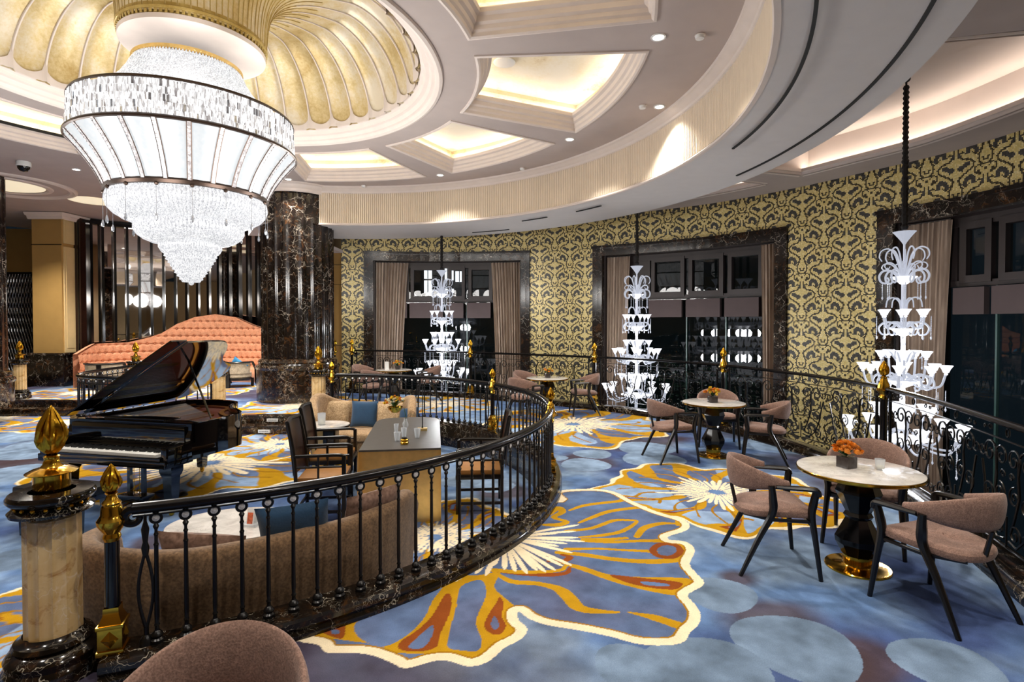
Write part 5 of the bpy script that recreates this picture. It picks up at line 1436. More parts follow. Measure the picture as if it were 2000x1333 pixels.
# ------------------------------------------------------------------ upholstered chairs of the gallery
def make_chair():
    t = root('upholstered_armchair', (0, 0, 0), 0, 'x', 'chair', 'mauve brown armchairs of the gallery')
    # seat: rounded shield, domed
    m = MB(); out = catmull([(-.235, .23), (0, .265), (.235, .23), (.245, .05), (.20, -.17), (.08, -.245), (-.08, -.245), (-.20, -.17), (-.245, .05)], 5, True)
    n = len(out); c = (0, .0); vs = []; fs = []
    prof = [(.80, .405), (.97, .415), (1.0, .435), (.985, .455), (.93, .468), (.75, .476), (.4, .480), (0.02, .481)]
    for q, z in prof:
        for (x, y) in out: vs.append((x * q, y * q, z + .02 * (y / .25) * .4 + .012 * (x / .24) ** 2))
    for j in range(len(prof) - 1):
        for i in range(n): fs.append((j * n + i, j * n + (i + 1) % n, (j + 1) * n + (i + 1) % n, (j + 1) * n + i))
    m.add(vs, fs + [tuple(range(n))[::-1], tuple((len(prof) - 1) * n + i for i in range(n))]); m.build('seat', 'chair_fabric', t)
    # backrest: curved crescent wrapping the sitter
    m = MB(); A0, A1 = 172, 368
    def bk(u, v):
        a = R(A0 + (A1 - A0) * u); w = math.sin(PI * u); hh = .026 + .088 * w ** 1.2; zc = .682 + .028 * w
        ph = v * 2 * PI; th = .017 + .006 * w; zz = zc + hh * math.sin(ph); rad = .285 + th * math.cos(ph) * (1) + .10 * (zz - .66) * w
        return (rad * math.cos(a) * .98, rad * math.sin(a) * 1.0 + .01, zz)
    vs = []; NU, NV = 44, 16
    for j in range(NU + 1):
        for i in range(NV): vs.append(bk(j / NU, i / NV))
    fs = [(j * NV + i, j * NV + (i + 1) % NV, (j + 1) * NV + (i + 1) % NV, (j + 1) * NV + i) for j in range(NU) for i in range(NV)]
    fs += [tuple(range(NV))[::-1], tuple(NU * NV + i for i in range(NV))]
    m.add(vs, fs); m.build('backrest', 'chair_fabric', t, angle=1.5)
    for s in (-1, 1):
        m = MB(); P = catmull([(s * .283, -.04, .664), (s * .287, .08, .660), (s * .287, .17, .657), (s * .283, .232, .648), (s * .276, .246, .612)], 5)
        m.tube(P, [.023 + .006 * i / len(P) for i in range(len(P))], 8, True, (.75, 1.15)); m.build('arm', 'wood_dark', t)
        m = MB(); P = catmull([(s * .277, .237, .645), (s * .262, .225, .56), (s * .252, .215, .46), (s * .262, .235, .30), (s * .283, .27, 0)], 6)
        m.tube(P, np.interp(np.linspace(0, 1, len(P)), [0, .35, 1], [.025, .030, .015]).tolist(), 8); m.build('leg', 'wood_dark', t)
        m = MB(); P = catmull([(s * .284, -.07, .672), (s * .268, -.055, .58), (s * .245, -.05, .46), (s * .250, -.14, .28), (s * .270, -.275, 0)], 6)
        m.tube(P, np.interp(np.linspace(0, 1, len(P)), [0, .35, 1], [.022, .031, .015]).tolist(), 8); m.build('leg', 'wood_dark', t)
    m = MB(); m.tube(catmull([(-.25, .2, .405), (0, .225, .40), (.25, .2, .405)], 6), .016, 6, True, (1.3, .7)); m.tube([(-.245, -.05, .41), (.245, -.05, .41)], .015, 6)
    for s in (-1, 1): m.tube([(s * .247, .2, .41), (s * .24, -.05, .41), (s * .12, -.22, .412)], .014, 6)
    m.tube([(0, -.235, .42), (0, -.275, .60)], .014, 6)
    m.build('seat_frame', 'wood_dark', t); return t
chair = make_chair()
def cface(x, y, tx, ty): return math.atan2(ty - y, tx - x) - PI / 2
T_D, T_C, T_B, T_A = (2.60, 4.08), (2.786, 7.53), (.70, 10.85), (-2.77, 12.78)
CH = [((1.97, 4.17), R(-98), 'mauve armchair left of the nearest marble table, facing it'), ((2.76, 3.476), R(18), 'armchair in front of the nearest marble table, near the lower right corner'),
      ((2.98, 4.56), R(140), 'armchair behind the nearest marble table, against the railing, mostly hidden by the tabletop'),
      ((2.13, 7.35), R(-78), 'mauve armchair left of the second marble table'), ((3.34, 7.19), R(67), 'armchair right of the second marble table, before the mosaic wall'), ((3.10, 8.22), R(165), 'armchair behind the second marble table, its back showing past the flowers'),
      ((1.46, 10.97), R(92), 'armchair right of the third marble table, in side view'), ((.22, 10.35), R(-40), 'armchair at the third marble table nearest the round balustrade, seen from behind'), ((.32, 11.55), R(-130), 'armchair behind and left of the third marble table'),
      ((-3.05, 12.1), R(-28), 'pale seated armchair in front of the farthest table, seen through the balustrade'), ((-3.60, 13.3), R(-115), 'armchair on the far left of the farthest table, by the window curtain'), ((-2.0, 13.0), R(105), 'armchair right of the farthest table, before the leftmost glass chandelier')]
for (x, y), rz, lb in CH: place(chair, (x, y, 0), rz, lb)
place(chair, (-.90, 1.56, 0), R(-174), 'armchair whose rounded back rises from the bottom edge, nearest of all')

# ------------------------------------------------------------------ round marble tables
def make_table():
    t = root('bistro_table', (0, 0, 0), 0, 'x', 'table', 'round marble tables of the gallery')
    m = MB(); m.lathe([(.001, .735), (.405, .735), (.412, .738), (.412, .742), (.40, .745), (.001, .745)], seg=72); m.build('tabletop', 'table_marble', t)
    m = MB(); m.lathe([(.38, .712), (.41, .714), (.418, .722), (.418, .736), (.412, .739)], seg=72); m.lathe([(.001, .715), (.38, .712)], seg=72); m.build('edge_band', 'brass', t)
    m = MB(); m.lathe([(.10, .715), (.145, .60), (.155, .575), (.085, .425), (.10, .40), (.085, .375), (.155, .23), (.15, .19), (.10, .095)], seg=9); m.build('pedestal', 'black_gloss', t, angle=.25)
    m = MB(); m.lathe([(.10, .10), (.095, .03), (.11, .02), (.215, .016), (.22, .010), (.22, .0), (.001, 0)], seg=64); m.build('base', 'brass', t); return t
tb = make_table()
for (x, y), lb in zip((T_D, T_C, T_B, T_A), ('nearest round marble table with gold edge and faceted black foot, on the right', 'second round marble table with gold edge, before the middle window', 'third round marble table, near the bend of the round balustrade', 'farthest round marble table, with a white card beside its flowers')): place(tb, (x, y, 0), 0, lb)
def flowers(name, x, y, z, rz, label, petals='orange', n=11, spread=.085, h=.10, seed=1, vase='cube', group='flower arrangements on the tables'):
    t = root(name, (x, y, z), rz, label, 'flowers', group); rr = random.Random(seed)
    m = MB()
    if vase == 'cube': m.rbox(-.05, .05, -.05, .05, 0, .085, .006); m.build('vase', 'vase', t)
    elif vase == 'bowl': m.lathe([(.001, 0), (.05, 0), (.06, .01), (.10, .05), (.115, .085), (.108, .085), (.09, .05), (.001, .03)], seg=28); m.build('bowl', 'brass', t)
    top = .09
    for k in range(n):
        a = rr.uniform(0, 6.28); q = spread * math.sqrt(rr.random()); c = Vector((q * math.cos(a), q * math.sin(a), top + h * (1 - (q / spread) ** 2 * .6) * rr.uniform(.5, 1)))
        m = MB(); s = rr.uniform(.022, .032); tilt = Matrix.Rotation(rr.uniform(-.7, .7), 4, 'X') @ Matrix.Rotation(rr.uniform(-.7, .7), 4, 'Y')
        for L in range(2):
            for p in range(6):
                b = 2 * PI * (p + L * .5) / 6; M = Matrix.Translation(c) @ tilt @ Matrix.Rotation(b, 4, 'Z') @ Matrix.Rotation(-.5 - .5 * L, 4, 'Y')
                P = [(0, 0, 0), (s * .5, -s * .42, .004), (s, -s * .3, .01), (s * 1.15, 0, .006), (s, s * .3, .01), (s * .5, s * .42, .004), (s * .55, 0, -.006)]
                m.add([tuple(M @ Vector(v)) for v in P], [(0, 1, 6), (1, 2, 6), (2, 3, 6), (3, 4, 6), (4, 5, 6), (5, 0, 6)])
        m.ball(c + Vector((0, 0, .006)), s * .28, 7, 5)
        m.build('blossom', (petals if not isinstance(petals, (list, tuple)) else petals[k % len(petals)]), t, angle=1.5)
    m = MB()
    for k in range(26):
        a = rr.uniform(0, 6.28); M = Matrix.Translation((0, 0, .085)) @ Matrix.Rotation(a, 4, 'Z') @ Matrix.Rotation(-rr.uniform(.15, 1.2), 4, 'Y'); L = rr.uniform(.06, .06 + h * .7)
        m.add([tuple(M @ Vector(v)) for v in [(0, 0, 0), (L * .5, -.014, .004), (L, 0, 0), (L * .5, .014, .004)]], [(0, 1, 2, 3)])
    m.build('foliage', 'leaf_green', t, smooth=False); return t
flowers('flower_arrangement', 2.535, 4.12, .745, .4, 'orange flowers in a square smoked vase on the nearest marble table', 'orange', 26, .095, .10, 3)
flowers('flower_arrangement', 2.76, 7.5, .745, .2, 'yellow orange flowers in a small vase on the second marble table', ('orange', 'yellow'), 24, .10, .11, 4)
flowers('flower_arrangement', .71, 10.9, .745, .2, 'small orange flower vase on the third marble table', ('orange', 'yellow'), 13, .1, .11, 5)
flowers('flower_arrangement', -2.68, 12.8, .745, .2, 'yellow flower vase beside the white card on the farthest marble table', ('yellow', 'orange'), 14, .12, .12, 6)
m = MB(); m.box(-.045, .045, -.003, .003, 0, .19, Matrix.Rotation(.1, 4, 'X')); m.box(-.05, .05, -.02, .02, 0, .008); o = m.build('menu_card', 'white', smooth=False); o.location = (-2.93, 12.78, .745); tag(o, 'upright white menu card on the farthest marble table', 'card')
def tumbler(x, y, z, h, r, label, cat='glass', grp=None, fill=None, r0=None):
    t = root('drinking_glass', (x, y, z), 0, label, cat, grp); m = MB(); r0 = r0 or r * .8; m.lathe([(.001, .0), (r0, .0), (r, h), (r * .94, h), (r0 * .9, .012), (.001, .012)], seg=20); m.build('glass_wall', 'clear_glass', t)
    if fill: m = MB(); m.lathe([(.001, .012), (r0 * .85, .012), (r0 * .86, h * .35), (.001, h * .35)], seg=16); m.build('candle_wax', fill, t)
    return t
tumbler(2.74, 4.05, .745, .08, .035, 'small amber candle glass right of the flowers on the nearest marble table', 'candle', None, 'cream_petal')

# ------------------------------------------------------------------ grand piano
pr = math.atan2(-.231, .972)
pg = root('grand_piano', (-5.28, 6.5, L0), pr, 'black grand piano with raised lid in the sunken lounge', 'piano')
OUT = [(0, 0), (1.74, 0), (1.74, .55)] + catmull([(1.74, .55), (1.70, .82), (1.52, 1.02), (1.28, 1.18), (1.12, 1.36), (1.02, 1.58), (.84, 1.73), (.55, 1.78), (.25, 1.74), (.05, 1.62), (0, 1.4)], 6)[1:]
def off_poly(P, d):
    n = len(P); o = []
    for i in range(n):
        a, b, c = Vector(P[i - 1]), Vector(P[i]), Vector(P[(i + 1) % n]); u = (b - a); w = (c - b)
        u = u.normalized() if u.length > 1e-6 else w.normalized(); w = w.normalized() if w.length > 1e-6 else u; nn = Vector((-(u.y + w.y), u.x + w.x)); nn = nn.normalized() if nn.length > 1e-6 else Vector((-u.y, u.x)); o.append((b.x + nn.x * d, b.y + nn.y * d))
    return o
IN = off_poly(OUT, .045); n = len(OUT); H0, H1 = .60, 1.0
m = MB(); vs = [(x, y, H0) for x, y in OUT] + [(x, y, H1) for x, y in OUT] + [(x, y, H1) for x, y in IN] + [(x, y, .86) for x, y in IN]
m.add(vs, [(k * n + i, k * n + (i + 1) % n, (k + 1) * n + (i + 1) % n, (k + 1) * n + i) for k in range(3) for i in range(n)] + [tuple(range(n))[::-1]]); m.build('rim', 'piano', pg)
m = MB(); m.add([(x, y, .90) for x, y in IN], [tuple(range(n))]); m.build('soundboard', 'red_felt', pg, smooth=False)
m = MB(); fr_ = off_poly(OUT, .10); m.add([(x, y, .925) for x, y in fr_] + [(x, y, .925) for x, y in off_poly(OUT, .16)], [(i, (i + 1) % n, n + (i + 1) % n, n + i) for i in range(n)])
for k in range(5): a = .25 + k * .32; m.box(a - .018, a + .018, .3, 1.62 - k * .24, .93, .95)
m.rbox(.1, 1.64, .22, .34, .92, .96, .008); m.build('iron_frame', 'iron_gold', pg)
m = MB()
for k in range(60): x = .12 + k * .0255; m.tube([(x, .3, .965), (x - .25 * (k / 60.) * .6, max(.6, 1.58 - k * .016), .955)], .0012, 3, False)
m.build('strings', 'steel', pg)
m = MB(); m.rbox(.06, 1.68, .0, .22, .93, 1.0, .01); m.build('pin_block_cover', 'piano', pg)
for x0, x1 in ((0, .075), (1.665, 1.74)):
    m = MB(); m.rbox(x0, x1, -.34, .02, .60, .80, .02)
    P = catmull([(-.02, .80), (-.02, .86), (.0, .93), (.02, 1.0)], 4); m.add([(x, y, z) for x in (x0, x1) for y, z in ([(-.30, .79)] + P + [(.05, 1.0), (.05, .79)])], [tuple(range(len(P) + 3)), tuple(range(len(P) + 3, 2 * len(P) + 6))[::-1]] + [(i, (i + 1) % (len(P) + 3), len(P) + 3 + (i + 1) % (len(P) + 3), len(P) + 3 + i) for i in range(len(P) + 3)])
    m.build('cheek', 'piano', pg)
m = MB(); m.rbox(.0, 1.74, -.36, .02, .58, .665, .012); m.rbox(.06, 1.68, -.365, -.33, .65, .70, .006); m.build('key_bed', 'piano', pg)
m = MB(); m.rbox(.07, 1.67, -.03, .01, .73, .97, .01); m.rbox(.07, 1.67, -.10, -.03, .735, .75, .005); m.build('fallboard', 'piano', pg)
m = MB(); nk = 52; x0, x1 = .16, 1.58; kw = (x1 - x0) / nk
for k in range(nk): m.box(x0 + k * kw + .0008, x0 + (k + 1) * kw - .0008, -.32, -.10, .69, .722)
m.build('white_keys', 'ivory', pg, smooth=False)
m = MB()
for k in range(nk - 1):
    if (k + 5) % 7 in (0, 1, 3, 4, 5): m.box(x0 + (k + 1) * kw - .007, x0 + (k + 1) * kw + .007, -.235, -.10, .722, .736)
m.build('black_keys', 'black', pg, smooth=False)
m = MB(); m.rbox(.45, 1.30, .06, .09, 1.0, 1.03, .004); m.rbox(.45, 1.30, .10, .30, 1.0, 1.012, .004); m.build('music_desk', 'piano', pg)
for (x, y) in ((.16, -.12), (1.58, -.12), (.52, 1.45)):
    m = MB(); m.lathe([(.115, .62), (.115, .50), (.10, .46), (.085, .44), (.062, .09), (.05, .075)], (x, y), 4, a0=PI / 4, a1=PI / 4 + 2 * PI); l = m.build('leg', 'piano', pg, angle=.3)
    m = MB(); m.ball((x, y, .035), .035, 12, 8, (.6, 1, 1)); m.lathe([(.03, .08), (.03, .05), (.015, .04)], (x, y), 12); m.build('caster', 'brass', l)
m = MB(); m.box(.78, .82, .05, .09, .08, .6); m.box(.98, 1.02, .05, .09, .08, .6); m.rbox(.72, 1.08, -.02, .14, .06, .14, .01); m.build('pedal_lyre', 'piano', pg)
m = MB()
for x in (.82, .9, .98): m.tube([(x, -.02, .07), (x, -.10, .06), (x, -.16, .055)], [.008, .01, .014], 6, True, (.5, 1.3))
for x in (.86, .94): m.tube([(x, .07, .12), (x, .07, .58)], .004, 5)
m.build('pedals', 'brass', pg)
# lid: hinged along the straight side, propped open
LA = R(30.5); ML = Matrix.Translation((-.015, 0, 1.01)) @ Matrix.Rotation(-LA, 4, 'Y')
LO = [(x + .015, y) for x, y in off_poly(OUT, -.02)]; LO = [(x, max(y, .20)) if y < .1 else (x, y) for x, y in LO]
m = MB(); m.prism(LO, 0, .022, ML); m.build('lid', 'piano', pg, angle=.5)
m = MB(); m.prism([(0, -.02), (1.77, -.02), (1.77, .2), (0, .2)], .023, .04, ML); m.build('front_lid_flap', 'piano', pg, angle=.5)
hp = ML @ Vector((1.30, .62, 0)); m = MB(); m.tube([(1.62, .42, .99), tuple(hp)], .013, 8); m.build('lid_prop', 'piano', pg)
bn = root('piano_bench', (-4.55, 5.52, L0), pr, 'black piano bench in front of the piano keys, behind the foreground newel', 'bench')
m = MB(); m.rbox(-.42, .42, -.19, .19, .42, .50, .03); m.build('seat', 'black', bn)
m = MB(); m.rbox(-.40, .40, -.17, .17, .36, .43, .008); m.build('apron', 'piano', bn)
for sx in (-1, 1):
    for sy in (-1, 1): m = MB(); m.lathe([(.045, .38), (.03, .0)], (sx * .36, sy * .13), 4, a0=PI / 4, a1=PI / 4 + 2 * PI); m.build('leg', 'piano', bn, angle=.3)
# foot controller and cable by the pedals
m = MB(); x, y = fp(357, 968, L0); m.lathe([(.001, .03), (.05, .028), (.06, .0)], (x, y), 18); m.tube(catmull([(x, y, L0 + .03), (x - .3, y + .1, L0 + .01), (x - .55, y + .02, L0 + .01), (x - .75, y + .25, L0 + .01)], 6), .006, 5)
vv = MB(); vv.lathe([(.001, L0 + .045), (.03, L0 + .04), (.055, L0 + .02), (.06, L0 + .0)], (x, y), 18); vv.tube(catmull([(x, y, L0 + .03), (x - .3, y + .1, L0 + .01), (x - .55, y + .02, L0 + .01), (x - .75, y + .25, L0 + .01)], 6), .006, 5)
o = vv.build('floor_microphone_puck', 'black'); tag(o, 'small black puck with a cable on the carpet below the piano', 'puck')

# ------------------------------------------------------------------ sofas
def hsofa(name, path, hfun, seat_in, label, cat='sofa', z0=L0, back_t=.13, mat='sofa_beige', seat_h=.42, back_lean=.06, base_h=.07, loc=None):
    t = root(name, (0, 0, z0), 0, label, cat); P = Path(catmull(path, 10)); n = 70
    m = MB(); vs = []; K = 14
    for j in range(n + 1):
        u = j / n; s = P.L * u; h = hfun(u); e = min(1, math.sin(PI * min(max(u, .0), 1)) * 9 + .35)
        x, y = P.at(s); a = P.tan(s); nx, ny = math.sin(a), -math.cos(a)           # right of travel = outside
        th = back_t * (.5 + .5 * e)
        sec = [(0, base_h), (back_lean * .5, h * .5), (back_lean, h - .06), (back_lean - .01, h - .02), (back_lean - th * .3, h), (back_lean - th * .7, h), (back_lean - th * .95, h - .02), (back_lean - th, h - .07), (-th * .9, seat_h + .05), (-th, seat_h - .05), (-th, base_h)]
        for (q, z) in sec: vs.append((x + nx * q, y + ny * q, z))
    K = 11; fs = [(j * K + i, j * K + i + 1, (j + 1) * K + i + 1, (j + 1) * K + i) for j in range(n) for i in range(K - 1)] + [tuple(range(K)), tuple(n * K + i for i in range(K))[::-1]]
    m.add(vs, fs); m.build('backrest', mat, t, angle=1.0)
    # seat cushion fills the bay
    m = MB(); m2 = MB(); front = catmull(seat_in, 10); F = Path(front); vs = []; k = 30
    for j in range(k + 1):
        u = j / k; bx, by = P.at(P.L * (.02 + .96 * u), -back_t * .6); fx, fy = F.at(F.L * u)
        row = [(bx, by, .30), (bx, by, seat_h)] + [(bx + (fx - bx) * q, by + (fy - by) * q, seat_h + .02 * math.sin(PI * q)) for q in (.3, .6, .9)] + [(bx + (fx - bx) * .97, by + (fy - by) * .97, seat_h - .01), (fx, fy, seat_h - .04), (fx, fy, .30)]
        vs += row
    K = 8; m.add(vs, [(j * K + i, j * K + i + 1, (j + 1) * K + i + 1, (j + 1) * K + i) for j in range(k) for i in range(K - 1)] + [tuple(range(K)), tuple(k * K + i for i in range(K))[::-1]])
    m.build('seat', mat, t, angle=.8)
    vs = []
    for j in range(k + 1):
        u = j / k; bx, by = P.at(P.L * (.02 + .96 * u), -back_t * .6); fx, fy = F.at(F.L * u); fx, fy = bx + (fx - bx) * .96, by + (fy - by) * .96
        vs += [(bx, by, base_h), (bx, by, .3), (fx, fy, .3), (fx, fy, base_h)]
    m2.add(vs, [(j * 4 + i, j * 4 + (i + 1) % 4, (j + 1) * 4 + (i + 1) % 4, (j + 1) * 4 + i) for j in range(k) for i in range(4)] + [(0, 1, 2, 3), (4 * k + 3, 4 * k + 2, 4 * k + 1, 4 * k)]); m2.build('base', mat, t, angle=.8)
    for u in (.06, .35, .65, .94):
        bx, by = P.at(P.L * u, -.05); fx, fy = F.at(F.L * u)
        for q in (.05, .9): m = MB(); m.lathe([(.025, 0), (.03, base_h + .01)], (bx + (fx - bx) * q, by + (fy - by) * q), 8); m.build('foot', 'wood_dark', t)
    return t
def cushion(x, y, z, w, h, rz, tilt, mat, label, group=None, th=.13, roll=0.):
    m = MB()
    def fn(s):
        def f(u, v):
            a, b = u * 2 - 1, v * 2 - 1; e = (1 - abs(a) ** 3.2) * (1 - abs(b) ** 3.2); pin = 1 - .07 * (1 - abs(b) ** 2) * abs(a) ** 3 * 1.0; pin2 = 1 - .07 * (1 - abs(a) ** 2) * abs(b) ** 3
            return (a * w / 2 * pin, s * th / 2 * e ** .55 - .0, b * h / 2 * pin2 + h / 2)
        return f
    m.grid(fn(1), 14, 14); m.grid(fn(-1), 14, 14)
    bm_pts = [(-1, -1), (1, -1), (1, 1), (-1, 1), (-1, -1)]
    M = Matrix.Translation((x, y, z)) @ Matrix.Rotation(rz, 4, 'Z') @ Matrix.Rotation(tilt, 4, 'X') @ Matrix.Rotation(roll, 4, 'Y')
    o = m.build('cushion', mat, angle=1.6); o.matrix_world = M; o.location = (x, y, z); o.rotation_euler = M.to_euler(); tag(o, label, 'cushion', group); return o
# the sofa seen from behind, in the foreground of the lounge
SF = [(-2.72, 3.75), (-2.66, 3.38), (-2.40, 3.17), (-1.95, 3.22), (-1.5, 3.46), (-1.12, 3.78), (-.92, 4.12), (-.84, 4.55)]
hsofa('curved_sofa', SF, lambda u: (.785 + .05 * math.exp(-((u - .2) / .12) ** 2) - .5 * max(0, .05 - u) * 6 - .4 * max(0, u - .96) * 6), [(-2.5, 3.95), (-2.3, 3.85), (-1.95, 3.9), (-1.65, 4.15), (-1.45, 4.6)], 'beige curved sofa seen from behind through the nearest balustrade', mat='sofa_shaded')
cushion(-1.46, 3.70, L0 + .54, .46, .42, R(18), R(14), 'blue_velvet', 'blue velvet cushion leaning in the foreground sofa, seen over its back', None, roll=R(-4))
cushion(-1.10, 4.10, L0 + .52, .50, .40, R(52), R(16), 'cushion_brown', 'brown velvet cushion at the right end of the foreground sofa')
cushion(-1.98, 3.52, L0 + .47, .55, .38, R(2), R(20), 'cushion_brown', 'brown velvet cushion left of the blue one in the foreground sofa', roll=R(5))
# oval marble table in front of it
def white_table(x, y, rx, ry, h, rz, label):
    t = root('marble_lounge_table', (x, y, L0), rz, label, 'table', 'marble topped lounge tables'); m = MB()
    P = [(rx * math.cos(a), ry * math.sin(a)) for a in np.linspace(0, 2 * PI, 49)[:-1]]; m.prism(P, h - .015, h); m.build('tabletop', 'table_marble', t, angle=.5)
    m = MB(); m.prism([(a * 1.015, b * 1.015) for a, b in P], h - .035, h - .012); m.build('edge_band', 'black_gloss', t, angle=.5)
    m = MB(); m.rbox(-.16, .0, -.12, .12, 0, h - .03, .01); m.build('pedestal', 'pale_gold', t); m = MB(); m.rbox(0, .16, -.12, .12, 0, h - .03, .01); m.build('pedestal', 'black_gloss', t)
    m = MB(); m.lathe([(.22, 0), (.22, .012), (.001, .014)], seg=32); m.build('base', 'black_gloss', t); return t
white_table(-2.12, 4.18, .50, .36, .60, R(6), 'oval marble table beyond the foreground sofa, with a tent card on it')
white_table(-2.72, 7.95, .34, .30, .66, 0, 'round white topped table in front of the beige sofa, with a candle glass')
t = root('tent_card', (-1.98, 4.13, L0 + .60), R(-8), 'small glossy tent card standing on the oval marble table', 'card'); m = MB()
m.add([(-.03, -.03, 0), (.03, -.03, 0), (.03, 0, .13), (-.03, 0, .13), (-.03, .03, 0), (.03, .03, 0)], [(0, 1, 2, 3), (3, 2, 5, 4)]); m.build('card', 'white', t, smooth=False)
m = MB(); m.add([(-.022, -.0285, .02), (.022, -.0285, .02), (.022, -.011, .10), (-.022, -.011, .10)], [(0, 1, 2, 3)]); MAT['card_print'] = simple('card_print', '#c2603f', .5, 0, .5, 60); m.build('printed_picture', 'card_print', t, smooth=False)
m = MB(); m.rbox(-.06, .06, -.045, .045, 0, .02, .004); m.build('stand', 'clear_glass', t)
tumbler(-2.76, 7.9, L0 + .66, .17, .06, 'tall patterned candle glass on the round white table', 'candle', None, 'cream_petal', .052)
# far beige sofa
def hs(u): return .80 + .20 * math.exp(-((u - .22) / .13) ** 2) + .16 * math.exp(-((u - .84) / .12) ** 2) - .30 * max(0, .06 - u) * 10 * .5 - .2 * max(0, u - .95) * 10 * .5
SB = [(-3.0, 8.15), (-3.18, 8.65), (-3.05, 9.1), (-2.6, 9.3), (-2.0, 9.22), (-1.62, 8.95), (-1.5, 8.4)]
hsofa('beige_sofa', SB[::-1], lambda u: hs(1 - u), [(-2.9, 8.1), (-2.8, 8.3), (-2.4, 8.42), (-2.0, 8.4), (-1.72, 8.2)][::-1], 'beige boucle sofa with a wavy back and four cushions, in front of the round balustrade', back_lean=.02)
cushion(-2.92, 8.90, L0 + .44, .50, .44, R(-2), R(-16), 'cushion_beige', 'beige cushion at the left end of the beige sofa', th=.15, roll=R(3)); cushion(-2.42, 8.86, L0 + .44, .44, .43, R(0), R(-14), 'blue_velvet', 'large blue velvet cushion near the middle of the beige sofa', roll=R(1))
cushion(-1.98, 8.78, L0 + .43, .43, .42, R(-6), R(-16), 'cushion_beige', 'beige cushion right of the large blue one on the beige sofa', roll=R(-3)); cushion(-1.66, 8.70, L0 + .43, .36, .36, R(-20), R(-18), 'blue_velvet', 'smaller blue velvet cushion at the right end of the beige sofa, behind the flowers', roll=R(-7))

# ------------------------------------------------------------------ big gold table and its chairs
gt = root('gold_dining_table', (-1.18, 5.75, L0), R(8.0), 'long grey topped table with brushed gold waterfall front, centre of the lounge', 'table')
m = MB(); W2 = .425; LL = 1.95; P = [(-W2, 0), (W2, 0), (W2, LL - .28)] + catmull([(W2, LL - .28), (W2 - .05, LL - .1), (W2 - .2, LL), (0, LL + .02), (-W2 + .2, LL), (-W2 + .05, LL - .1), (-W2, LL - .28)], 5)[1:]
m.prism(P, .785, .805); m.build('tabletop', 'grey_top', gt, angle=.5)
m = MB(); prof = [(.0, .805), (-.04, .80), (-.085, .782), (-.12, .75), (-.14, .70), (-.145, .62), (-.14, .45), (-.13, .2), (-.13, 0)]
m.sweep([(W2 + .002, 0, 0), (-W2 - .002, 0, 0)], [(-y, z) for y, z in prof]); m.add([(-W2, .01, .784), (W2, .01, .784), (W2, .05, 0), (-W2, .05, 0)], [(0, 1, 2, 3)])
for s in (-1, 1): m.add([(s * W2, y, z) for y, z in prof] + [(s * W2, .05, 0), (s * W2, .05, .784)], [tuple(range(len(prof) + 2))])
m.build('front_apron', 'pale_gold', gt, angle=.7); m = MB(); m.prism([(x * .985, y * .99 + .01) for x, y in P], .74, .784); m.build('edge_band', 'pale_gold', gt, angle=.5)
m = MB(); m.rbox(-.25, .25, 1.35, 1.6, 0, .75, .01); m.build('pedestal', 'pale_gold', gt)
TZ = L0 + .805
x, y = fp(772, 806, TZ); flowers('flower_arrangement', x, y, TZ, .2, 'yellow and orange flowers in a low gold bowl on the gold table', ('yellow', 'orange', 'cream_petal'), 30, .16, .16, 8, 'bowl')
x, y = fp(825, 841, TZ)
t = root('rod_card_holder', (x, y, TZ), .1, 'thin upright rod on a small gold block, on the gold table', 'stand'); m = MB(); m.rbox(-.06, .06, -.04, .04, 0, .03, .004); m.build('base', 'pale_gold', t); m = MB(); m.lathe([(.012, .03), (.006, .06), (.005, .62)], seg=8); m.build('rod', 'black', t)
for px, py, h, r, lb in [(774, 846, .11, .03, 'small clear glass, back left on the gold table'), (776, 862, .10, .042, 'wide clear tumbler on the left of the gold table'), (815, 856, .11, .04, 'tapered clear tumbler on the right of the gold table'), (789, 858, .13, .035, 'clear tumbler beside the brass candle pot on the gold table')]:
    x, y = fp(px, py, TZ); tumbler(x, y, TZ, h, r, lb, 'glass', 'clear glasses on the gold table', None, r * .65)
x, y = fp(790, 868, TZ); t = root('candle_pot', (x, y, TZ), 0, 'round brass candle pot, nearest item on the gold table', 'candle holder'); m = MB(); m.lathe([(.001, 0), (.04, 0), (.048, .012), (.048, .022), (.04, .03), (.046, .042), (.046, .052), (.035, .06), (.001, .06)], seg=28); m.build('pot', 'brass', t); m = MB(); m.lathe([(.03, .06), (.03, .075), (.001, .078)], seg=20); m.build('lid', 'wood_dark', t)
x, y = fp(792, 835, TZ); t = root('bud_vase', (x, y, TZ), 0, 'small glass vase with a thin green stem in the middle of the gold table', 'vase'); m = MB(); m.lathe([(.001, 0), (.035, 0), (.04, .05), (.02, .09), (.025, .11)], seg=18); m.build('vase_body', 'clear_glass', t); m = MB(); m.tube(catmull([(0, 0, .02), (.0, 0, .15), (-.02, 0, .25)], 5), .004, 5); m.tube(catmull([(0, 0, .1), (.05, 0, .17), (.11, 0, .15)], 5), .002, 4); m.build('flower_stem', 'leaf_green', t)
